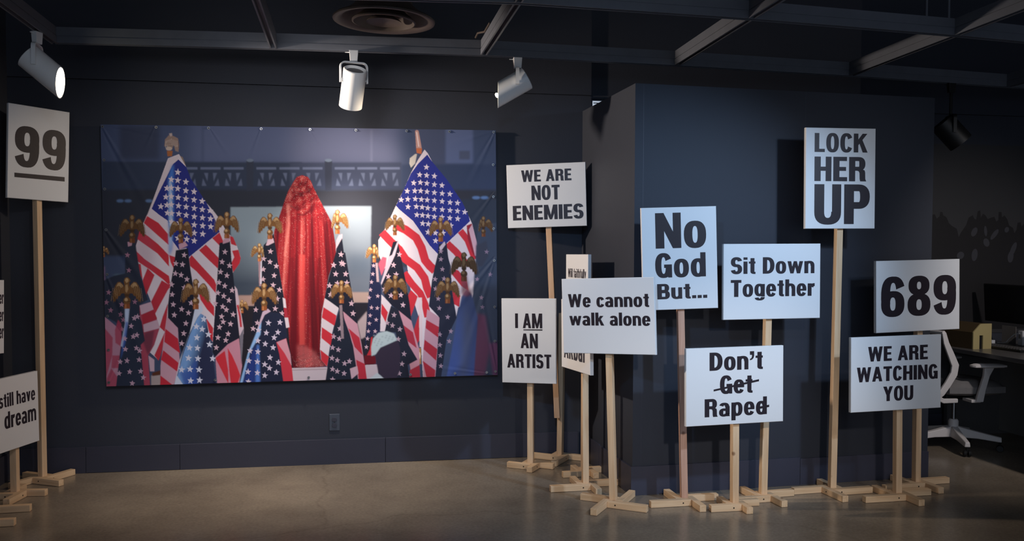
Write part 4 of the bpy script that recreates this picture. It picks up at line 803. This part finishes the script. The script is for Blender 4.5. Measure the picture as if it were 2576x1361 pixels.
tcb = n_.new('ShaderNodeTexCoord'); wvb = n_.new('ShaderNodeTexNoise'); wvb.inputs['Scale'].default_value = 600; bpb = n_.new('ShaderNodeBump'); bpb.inputs['Strength'].default_value = .12; bpb.inputs['Distance'].default_value = .0005
l_.new(tcb.outputs['Object'], wvb.inputs['Vector']); l_.new(wvb.outputs['Fac'], bpb.inputs['Height']); l_.new(bpb.outputs['Normal'], b_.inputs['Normal'])
me.materials.append(M_PRINT)
ban = thing('printed_banner', 'large printed vinyl banner of flags around a red sequinned draped figure, on the dark wall', 'banner', (-.39, D-.04, .57))
bs = bpy.data.objects.new('sheet', me); COL.objects.link(bs); bs.parent = ban; bs.location = (.39, -(D-.04), -.57)
ring = MB().lathe([(.004, 0), (.009, 0), (.009, .0025), (.004, .0025), (.004, 0)], 14, Matrix.Rotation(math.pi/2, 4, 'X')); ring.tube([(0, .002, .002), (.002, -.006, -.002), (.006, -.006, -.004)], .002, 6)
ring.tube([(0, 0, 0), (0, .036, 0)], .0025, 6)
ey0 = None
EY = [(.005, .008), (.133, .008), (.26, .008), (.39, .008), (.513, .008), (.63, .008), (.762, .008), (.875, .008), (.994, .008), (.007, .135), (.007, .245), (.008, .40), (.008, .57), (.007, .73), (.007, .86), (.006, .985), (.265, .987), (.50, .988), (.765, .988), (.884, .988), (.97, .988), (.994, .985), (.992, .14), (.992, .27), (.992, .40), (.993, .53), (.993, .72), (.993, .86)]
for u, v in EY:
    x, z = hmap(HW, u, v)
    if ey0 is None: o = ey0 = obj('eyelet', ring, M_STEEL)
    else: o = ey0.copy(); COL.objects.link(o)
    o.parent = ban; o.location = (x+.39, -.004, z-.57)

# ---------------------------------------------------------------- wall outlet
M_OUT = paint_mat('painted_outlet', (.062, .074, .100), .32, .5, .05, 20, 0)
t = thing('wall_outlet', 'dark painted power outlet low on the wall under the flag banner', 'outlet', (-.2205, D, .284))
obj('cover_plate', MB().box((0, -.003, 0), (.070, .006, .114)), M_OUT, t, bevel=.0025)
for zc in (.0195, -.0195):
    m = MB(); pts = [(.0165*math.cos(a), .0140*max(-.95, min(.95, math.sin(a)*1.15))) for a in [i*math.pi/12 for i in range(24)]]
    m.prism(pts, -.0115, -.006, lambda x, z, y, zc=zc: (x, y, z+zc)); obj('socket', m, M_BASE, t, bevel=.001)
obj('plate_screw', MB().lathe([(0, 0), (.003, 0), (.003, .001), (0, .001)], 10, Matrix.Translation((0, -.006, 0)) @ Matrix.Rotation(math.pi/2, 4, 'X')), M_SCREW, t)
# poster beyond the partition
t = tag(obj('poster', MB(), M_WHITE), 'white printed notice with dark lines, high on the wall behind the partition', 'poster')
m = MB(); DP = D+.030; m.box((1.635, DP-.002, 2.440), (.125, .003, .13))
for z, x0_, x1_, h in ((2.490, 1.578, 1.695, .006), (2.468, 1.595, 1.64, .016), (2.464, 1.655, 1.69, .02), (2.440, 1.590, 1.695, .005), (2.42, 1.59, 1.68, .012), (2.395, 1.58, 1.69, .006)): m.box(((x0_+x1_)/2, DP-.0038, z), (x1_-x0_, .001, h), mi=1)
me2 = obj('tmp', m, [glow_mat('glowing_notice', (.75, .85, 1.), .5), M_BASE]); t.data = me2.data; bpy.data.objects.remove(me2)  # weak emission put into the notice so that it looks lit

# ---------------------------------------------------------------- signs
SIGN_LABEL = {
 'enemies': 'white sign reading WE ARE NOT ENEMIES on an orange-brown wooden post', 'artist': 'white upright sign reading I AM AN ARTIST on a short wooden stand', 'faith': 'narrow edge-on white sign reading Will faithfully, mostly hidden behind We cannot walk alone',
 'akbar': 'edge-on white sign reading Akbar, turned aside behind We cannot walk alone', 'cannot': 'white sign reading We cannot walk alone on a pale wooden stand', 'nogod': 'white upright sign reading No God But... on a reddish wooden post', 'sit': 'white sign reading Sit Down Together on a wooden stand by the partition',
 'dont': 'low white sign reading Don\u2019t Get Raped with strike-through, on a wooden stand', 'lock': 'tall white upright sign reading LOCK HER UP on a long wooden post', 'n689': 'white sign with the number 689 near the office chair', 'watch': 'low white sign reading WE ARE WATCHING YOU below the 689 sign',
 'n99': 'tall white sign with an underlined 99 at far left, beside the banner', 'dream': 'white sign reading still have dream, cut by the left edge', 'er': 'white sign at the left edge showing only the letters er three times'}
LEG_CACHE = {}
def leg(parent, ang, L, hand):
    """one foot bar: lies beside the post and runs out along ang"""
    key = (round(L, 3), hand)
    if key not in LEG_CACHE:
        LEG_CACHE[key] = (obj('leg', MB().box(((L-.019)/2, 0, .0195), (L+.019, .038, .037)), W_LEG, bevel=.002), obj('screw', MB().lathe([(0, 0), (.0042, 0), (.0042, .0015), (0, .0015)], 12, Matrix.Translation((.028, hand*.0188, .020)) @ Matrix.Rotation(-hand*math.pi/2, 4, 'X')), M_SCREW), [0])
    lo, so, used = LEG_CACHE[key]
    if used[0]: lo = lo.copy(); so = so.copy(); COL.objects.link(lo); COL.objects.link(so)
    used[0] = 1
    off = Vector((-math.sin(ang), math.cos(ang), 0))*hand*.0385
    lo.parent = parent; lo.location = off; lo.rotation_euler = (0, 0, ang); so.parent = lo; so.location = (0, 0, 0)
def post_mesh(p0, p1, yaw, a=.019):
    m = MB(); ux = Vector((math.cos(yaw), math.sin(yaw), 0))*a; uy = Vector((-math.sin(yaw), math.cos(yaw), 0))*a
    V = [Vector(p)+ux*sx+uy*sy for p in (p0, p1) for sx, sy in ((-1, -1), (1, -1), (1, 1), (-1, 1))]
    return m.add(V, [(3, 2, 1, 0), (4, 5, 6, 7), (0, 1, 5, 4), (1, 2, 6, 5), (2, 3, 7, 6), (3, 0, 4, 7)])
def make_sign(k, d):
    P = Vector((d['P'][0], d['P'][1], 0)); yaw, roll = d['yaw'], d['roll']
    U = Vector((math.cos(yaw), math.sin(yaw), 0)); N = Vector((math.sin(yaw), -math.cos(yaw), 0)); Zv = Vector((0, 0, 1))
    u = U*math.cos(roll)+Zv*math.sin(roll); v = Zv*math.cos(roll)-U*math.sin(roll); c = Vector(d['c'])-P
    shift = N*-.038 if k == 'enemies' else Vector()
    t = thing('protest_sign', SIGN_LABEL[k], 'sign', tuple(P+shift), 0, 'lettered placards on wooden stands'); c = c-shift
    hand, by, La, Lb = d['base']; by = math.radians(by)
    for i in range(4): leg(t, by+i*math.pi/2, d['legs'][i] if 'legs' in d else (La if i % 2 == 0 else Lb), hand)
    # post: leans so that it meets the back of the board
    ln = Vector((d['lean'][0], d['lean'][1], 0)); TH = .022
    Q = ln*c.z-(shift if k == 'enemies' else Vector()); Q.z = c.z
    back = TH+.0195
    Q = Q-N*((Q-c).dot(N)+back)
    top = c.z+d['h']*.30
    def at(z, base=Vector()): return base+(Q-base)*(z/Q.z)
    if k == 'enemies':
        b0 = Vector((0, 0, 0)); dv = (Q/Q.z)*1.; off = -N*.0385
        strip0 = .30
        lw = MB(); p1 = Vector((.012, .002, 1.02)); lw = post_mesh((0, 0, .0005), p1, by); obj('post', lw, W_PINE, t, bevel=.002)
        s0 = Vector((-.017, 0, .30))+N*.0385; s1 = Q+(Q-s0)*.05
        s1.z = top; s1 = s0+(Q-s0)*((top-s0.z)/(Q.z-s0.z))
        up_ = obj('upper_strip', post_mesh(s0, s1, yaw), W_ORA, t, bevel=.002); up_['label'] = 'orange-brown upper strip'
    else:
        py = by if k in ('n99', 'dream') else (yaw if abs(yaw) < .5 else by)
        obj('post', post_mesh((0, 0, .0005), at(top), py), {'nogod': W_RED}.get(k, W_PINE), t, bevel=.002)
    # board
    w2, h2 = d['w']/2, d['h']/2; m = MB(); e = .0022
    def B(a, b, n): return c+u*a+v*b+N*n
    m.add([B(-w2, -h2, -TH), B(w2, -h2, -TH), B(w2, h2, -TH), B(-w2, h2, -TH), B(-w2, -h2, -e), B(w2, -h2, -e), B(w2, h2, -e), B(-w2, h2, -e), B(-w2+e, -h2+e, 0), B(w2-e, -h2+e, 0), B(w2-e, h2-e, 0), B(-w2+e, h2-e, 0)],
          [(3, 2, 1, 0), (0, 1, 5, 4), (1, 2, 6, 5), (2, 3, 7, 6), (3, 0, 4, 7), (4, 5, 9, 8), (5, 6, 10, 9), (6, 7, 11, 10), (7, 4, 8, 11), (8, 9, 10, 11)])
    obj('board', m, M_WHITE, t)
    lt = MB(); kz = 0
    for text, u0, u1, v0, h in d['lines']:
        for p in line_polys(text, u0, u1, v0, h):
            kz += 1; lt.add([B(a, b, .0006+.000004*(kz % 40)) for a, b in p], [tuple(range(len(p)))], 0)
    for p in d['bars']:
        kz += 1; lt.add([B(a, b, .0009) for a, b in p], [tuple(range(len(p)))], 0)
    # keep every letter face turned to the reader
    lo = obj('lettering', lt, M_INK, t); lo['label'] = 'black bold lettering'
    return t
for k, d in SIGNS.items(): make_sign(k, d)
# a stand whose board is beyond the picture
t = thing('wooden_stand', 'wooden stand with only one foot in view, at the bottom left edge', 'stand', (-2.01, 4.862, 0), 0)
for i in range(4): leg(t, math.radians(2)+i*math.pi/2, .185 if i % 2 == 0 else .17, 1)
obj('post', post_mesh((0, 0, .0005), (-.01, .0, 1.3), .03), W_PINE, t, bevel=.002)

# ---------------------------------------------------------------- office corner
M_CHAIR = paint_mat('pale_grey_plastic', (.68, .64, .63), .45, .4, .04, 6, 0); M_SEAT = paint_mat('grey_fabric', (.20, .19, .19), .9, .1, .1, 60, .05, bscale=400); M_MESH = paint_mat('dark_mesh_fabric', (.06, .06, .065), .8, .2, .2, 200, .05, bscale=500)
M_DESK = paint_mat('dark_desk', (.11, .105, .105), .28, .5, .1, 5, 0); M_GREYP = paint_mat('grey_panel', (.20, .185, .175), .5, .4, .08, 4, 0); M_HOUSE = paint_mat('yellow_card', (.42, .34, .16), .6, .3, .05, 10, .02); M_ROOF = paint_mat('brown_card', (.075, .050, .024), .7, .2, .06, 10, .02)
M_SCREEN = paint_mat('black_screen', (.004, .004, .005), .18, .5, .0, 5, 0); M_WPL = paint_mat('white_plastic', (.62, .62, .64), .4, .4, .02, 5, 0)
ch = thing('office_chair', 'pale grey office chair with mesh back, pulled up to the dark desk', 'chair', (4.28, 5.816, 0), math.radians(-4))
m = MB(); m.lathe([(0, .085), (.034, .085), (.036, .20), (.026, .215), (0, .215)], 24); hb = obj('hub', m, M_CHAIR, ch, True)
for k in range(5):
    an = math.radians(-105+72*k); dx, dy = math.cos(an), math.sin(an); pp = Vector((-dy, dx, 0))
    m = MB(); V = []
    for s_, z0_, z1_, wd in ((.02, .085, .165, .032), (.16, .085, .135, .026), (.315, .07, .105, .020)):
        V += [Vector((dx*s_, dy*s_, z))+pp*wd*sg*(1 if z == z0_ else .75) for z in (z0_, z1_) for sg in (-1, 1)]
    m.add(V, [(0, 1, 3, 2), (8, 10, 11, 9)]+[(i*4+a, i*4+b, i*4+4+b, i*4+4+a) for i in (0, 1) for a, b in ((0, 1), (1, 3), (3, 2), (2, 0))])
    lg = obj('star_leg', m, M_CHAIR, ch, bevel=.006)
    m = MB(); cx, cy = dx*.305, dy*.305
    for sg in (-1, 1): m.lathe([(0, -.009), (.022, -.009), (.025, 0), (.022, .009), (0, .009)], 18, Matrix.Translation(Vector((cx, cy, .0252))+pp*sg*.015) @ Vector(pp).to_track_quat('Z', 'Y').to_matrix().to_4x4())
    m.tube([(cx, cy, .03), (cx, cy, .075)], .008); obj('caster', m, M_BLACK, lg)
obj('gas_cylinder', MB().lathe([(0, .21), (.015, .21), (.015, .385), (0, .385)], 18), M_STEEL, ch, True)
obj('mechanism', MB().box((0, 0, .392), (.22, .16, .042)), M_BLACK, ch, bevel=.01)
def rbox(cx, cy, cz, dx, dy, dz, crown=.0, nx=10, ny=10):
    m = MB(); V = []; Fc = []
    for sz in (0, 1):
        for i in range(nx+1):
            for j in range(ny+1):
                a, b = -1+2*i/nx, -1+2*j/ny; e = (1-abs(a)**4)*(1-abs(b)**4)
                aa = a*(1-.10*b*b); bb = b*(1-.08*a*a)
                V.append((cx+aa*dx/2, cy+bb*dy/2, cz+(dz/2*(.35+.65*e**.4)+crown*e if sz else -dz/2*(.5+.5*e**.4))))
    n = (nx+1)*(ny+1)
    for sz in (0, 1):
        for i in range(nx):
            for j in range(ny):
                a = sz*n+i*(ny+1)+j; Fc.append((a, a+ny+1, a+ny+2, a+1))
    rim = [i*(ny+1) for i in range(nx+1)]+[nx*(ny+1)+j for j in range(1, ny+1)]+[i*(ny+1)+ny for i in range(nx-1, -1, -1)]+[j for j in range(ny-1, 0, -1)]
    for a, b in zip(rim, rim[1:]+rim[:1]): Fc.append((a, b, b+n, a+n))
    return m.add(V, Fc)
obj('seat', rbox(.04, 0, .465, .47, .48, .105, .012), M_SEAT, ch, True)
# back: bent frame on each side, cross rails and mesh between
SP = [(-.215, .875), (-.20, .80), (-.165, .715), (-.135, .64), (-.145, .58), (-.19, .505), (-.235, .44), (-.25, .405), (-.21, .385), (-.10, .385)]
for sg in (-1, 1):
    m = MB(); V = []; wid = [.030, .040, .048, .054, .052, .048, .046, .040, .034, .030]
    for i, (x, z) in enumerate(SP):
        tx_, tz_ = SP[min(i+1, 9)][0]-SP[max(i-1, 0)][0], SP[min(i+1, 9)][1]-SP[max(i-1, 0)][1]; L_ = math.hypot(tx_, tz_); nx_, nz_ = tz_/L_, -tx_/L_
        yb = sg*(.20+.02*math.sin(i/9*math.pi))
        for a, b in ((-.5, -.011), (.5, -.011), (.5, .011), (-.5, .011)): V.append((x-nx_*wid[i]*a, yb+b, z-nz_*wid[i]*a))
    m.add(V, [(i*4+a, i*4+(a+1) % 4, i*4+4+(a+1) % 4, i*4+4+a) for i in range(9) for a in range(4)]+[(0, 1, 2, 3), (39, 38, 37, 36)])
    obj('back_frame', m, M_CHAIR, ch, bevel=.005)
m = MB(); V = []
for i in range(7):
    for j in range(9):
        x, z = SP[i]; b = -1+j/4; V.append((x-.035*(1-b*b)+.005, b*.205, z))
m.add(V, [(i*9+j, i*9+j+1, i*9+j+10, i*9+j+9) for i in range(6) for j in range(8)])
mo = obj('mesh_back', m, M_MESH, ch, True); mo['label'] = 'dark mesh back'; sm = mo.modifiers.new('solid', 'SOLIDIFY'); sm.thickness = .004
obj('top_rail', MB().tube([(-.215+(-.03*(1-(b/4)**2)), b/4*.205, .872) for b in range(-4, 5)], .016, 8), M_CHAIR, ch, True)
for sg in (-1, 1):
    m = MB(); y = sg*.265
    V = []
    for x, z, wd in ((.02, .385, .055), (.04, .47, .048), (.07, .57, .044), (.09, .632, .075)): V += [(x-wd/2, y-.012, z), (x+wd/2, y-.012, z), (x+wd/2, y+.012, z), (x-wd/2, y+.012, z)]
    m.add(V, [(i*4+a, i*4+(a+1) % 4, i*4+4+(a+1) % 4, i*4+4+a) for i in range(3) for a in range(4)]+[(3, 2, 1, 0), (12, 13, 14, 15)]); m.box((-.0, y*.8, .390), (.07, .11, .022))
    ar = obj('armrest', m, M_CHAIR, ch, bevel=.004)
    obj('arm_pad', rbox(.085, y, .642, .26, .08, .028, .004, 8, 6), M_CHAIR, ar, True)
# desk along the right wall
XD = 4.27; ZD = .74
t = thing('desk', 'dark desk with a grey end panel along the right wall', 'desk', (XD, 5.1, 0))
obj('desktop', MB().box((.46, 0, ZD-.015), (.92, 2.34, .03)), M_DESK, t, bevel=.003)
obj('front_rail', MB().box((.30, 0, ZD-.06), (.02, 2.28, .06)), M_DESK, t)
obj('back_panel', MB().box((.72, .0, .36), (.02, 2.28, .66)), M_GREYP, t); obj('desk_leg', MB().box((.55, 1.14, .355), (.60, .04, .71)), M_DESK, t); obj('desk_leg', MB().box((.55, -1.14, .355), (.60, .04, .71)), M_DESK, t)
# card house
HX, HY = 4.352, 5.715
t = thing('model_house', 'small yellow card house with a narrow black doorway, on the desk', 'model house', (HX, HY, ZD), math.radians(7))
GA = [(0, 0), (.165, 0), (.165, .185), (.065, .185), (.0, .125)]
m = MB()
front = [(0, 0), (.056, 0), (.056, .10), (.088, .10), (.088, 0), (.165, 0), (.165, .185), (.065, .185), (0, .125)]
m.prism(front, 0, .010, lambda x, z, y: (x, y, z)); obj('gable_front', m, M_HOUSE, t)
m = MB(); m.prism(GA, .012, .33, lambda x, z, y: (x+.0005, y, z*.985)); hs = obj('house_body', m, M_ROOF, t); hs['label'] = 'brown side and roof'
obj('doorway', MB().box((.072, .0112, .05), (.031, .001, .099)), M_BLACK, t)
# monitor
t = thing('computer_monitor', 'black computer monitor on the desk at the right edge', 'monitor', (4.80, 5.77, ZD), 0)
m = MB(); m.box((0, 0, .320), (.03, .74, .29)); obj('bezel', m, M_BLACK, t, bevel=.004, rot=(0, math.radians(-4), 0))
sc = obj('screen', MB().box((-.0165, 0, .322), (.001, .71, .262)), M_SCREEN, t, rot=(0, math.radians(-4), 0))
obj('stand_neck', MB().box((.04, -.12, .10), (.03, .06, .19)), M_BLACK, t); obj('stand_base', MB().box((.03, -.14, .006), (.18, .22, .011)), M_BLACK, t, bevel=.003)
t = thing('keyboard', 'black keyboard lying flat on the desk before the monitor', 'keyboard', (4.585, 5.66, ZD), math.radians(4))
obj('keyboard_body', MB().box((0, 0, .009), (.13, .38, .017)), M_BLACK, t, bevel=.003)
m = MB()
for i in range(5):
    for j in range(14): m.box((-.05+i*.0245, -.165+j*.0254, .0205), (.019, .020, .006))
obj('keys', m, M_DESK, t)
t = thing('charger_block', 'white upright plug block with a cable, at the right edge of the desk', 'charger', (4.90, 5.885, ZD))
obj('block', MB().box((0, 0, .057), (.05, .05, .113)), M_WPL, t, bevel=.005); obj('plug_face', MB().box((-.0255, .004, .07), (.001, .022, .03)), M_GREYP, t)
tag(obj('white_cable', MB().tube([(4.872, 5.89, .835), (4.855, 5.92, .825), (4.85, 5.965, .79), (4.85, 6.00, .757), (4.85, 6.04, .7465), (4.84, 6.08, .7445)], .0035, 8), M_WPL, smooth=True), 'thin white cable curving over the desk from the charger', 'cable')
tag(obj('grey_panel', MB().box((4.93, 6.07, ZD+.067), (.004, .15, .133)), M_GREYP, bevel=.001), 'upright thin grey panel standing on the desk behind the cable', 'panel')
tag(obj('small_block', MB().box((4.79, 6.09, ZD+.0135), (.03, .06, .026)), M_WPL, bevel=.003), 'small white block lying beside the card house', 'block')
# shadows of eagle-topped flags painted on a thin sheet at the alcove wall
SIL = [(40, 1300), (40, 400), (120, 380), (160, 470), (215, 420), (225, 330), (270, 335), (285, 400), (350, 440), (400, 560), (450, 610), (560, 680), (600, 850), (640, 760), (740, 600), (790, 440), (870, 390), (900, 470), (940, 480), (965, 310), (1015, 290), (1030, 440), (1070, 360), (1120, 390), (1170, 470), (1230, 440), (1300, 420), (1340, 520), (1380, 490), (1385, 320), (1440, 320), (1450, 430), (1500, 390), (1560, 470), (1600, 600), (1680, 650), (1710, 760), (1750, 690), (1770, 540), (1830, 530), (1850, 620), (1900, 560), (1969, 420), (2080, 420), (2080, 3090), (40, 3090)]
M_SHG = paint_mat('shadow_sheet_ground', (.042, .042, .046), .6, .3, .08, 3, 0); M_SHD = paint_mat('painted_shadow_figures', (.017, .016, .018), .6, .3, .1, 6, 0); M_SHL = paint_mat('painted_shadow_gaps', (.050, .050, .060), .6, .3, .1, 6, 0)
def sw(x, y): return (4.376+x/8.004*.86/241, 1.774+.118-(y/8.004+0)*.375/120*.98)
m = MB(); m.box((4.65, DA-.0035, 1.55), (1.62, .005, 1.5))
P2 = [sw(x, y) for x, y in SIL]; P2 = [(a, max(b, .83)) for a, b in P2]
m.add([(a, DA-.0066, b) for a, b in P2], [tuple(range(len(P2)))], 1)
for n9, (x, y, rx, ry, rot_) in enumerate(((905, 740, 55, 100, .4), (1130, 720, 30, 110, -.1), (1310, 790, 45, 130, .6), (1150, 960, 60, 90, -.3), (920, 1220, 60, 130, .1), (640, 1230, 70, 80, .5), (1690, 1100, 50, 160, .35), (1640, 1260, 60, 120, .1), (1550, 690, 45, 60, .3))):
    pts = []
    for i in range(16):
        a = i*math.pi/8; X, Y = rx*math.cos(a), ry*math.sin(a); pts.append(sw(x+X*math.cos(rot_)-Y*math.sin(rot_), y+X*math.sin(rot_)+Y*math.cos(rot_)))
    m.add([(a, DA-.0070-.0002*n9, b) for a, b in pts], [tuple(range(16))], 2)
tag(obj('painted_wall_shadow', m, [M_SHG, M_SHD, M_SHL]), 'thin dark sheet with painted shadows of eagle-topped flags, behind the desk', 'painted shadow')
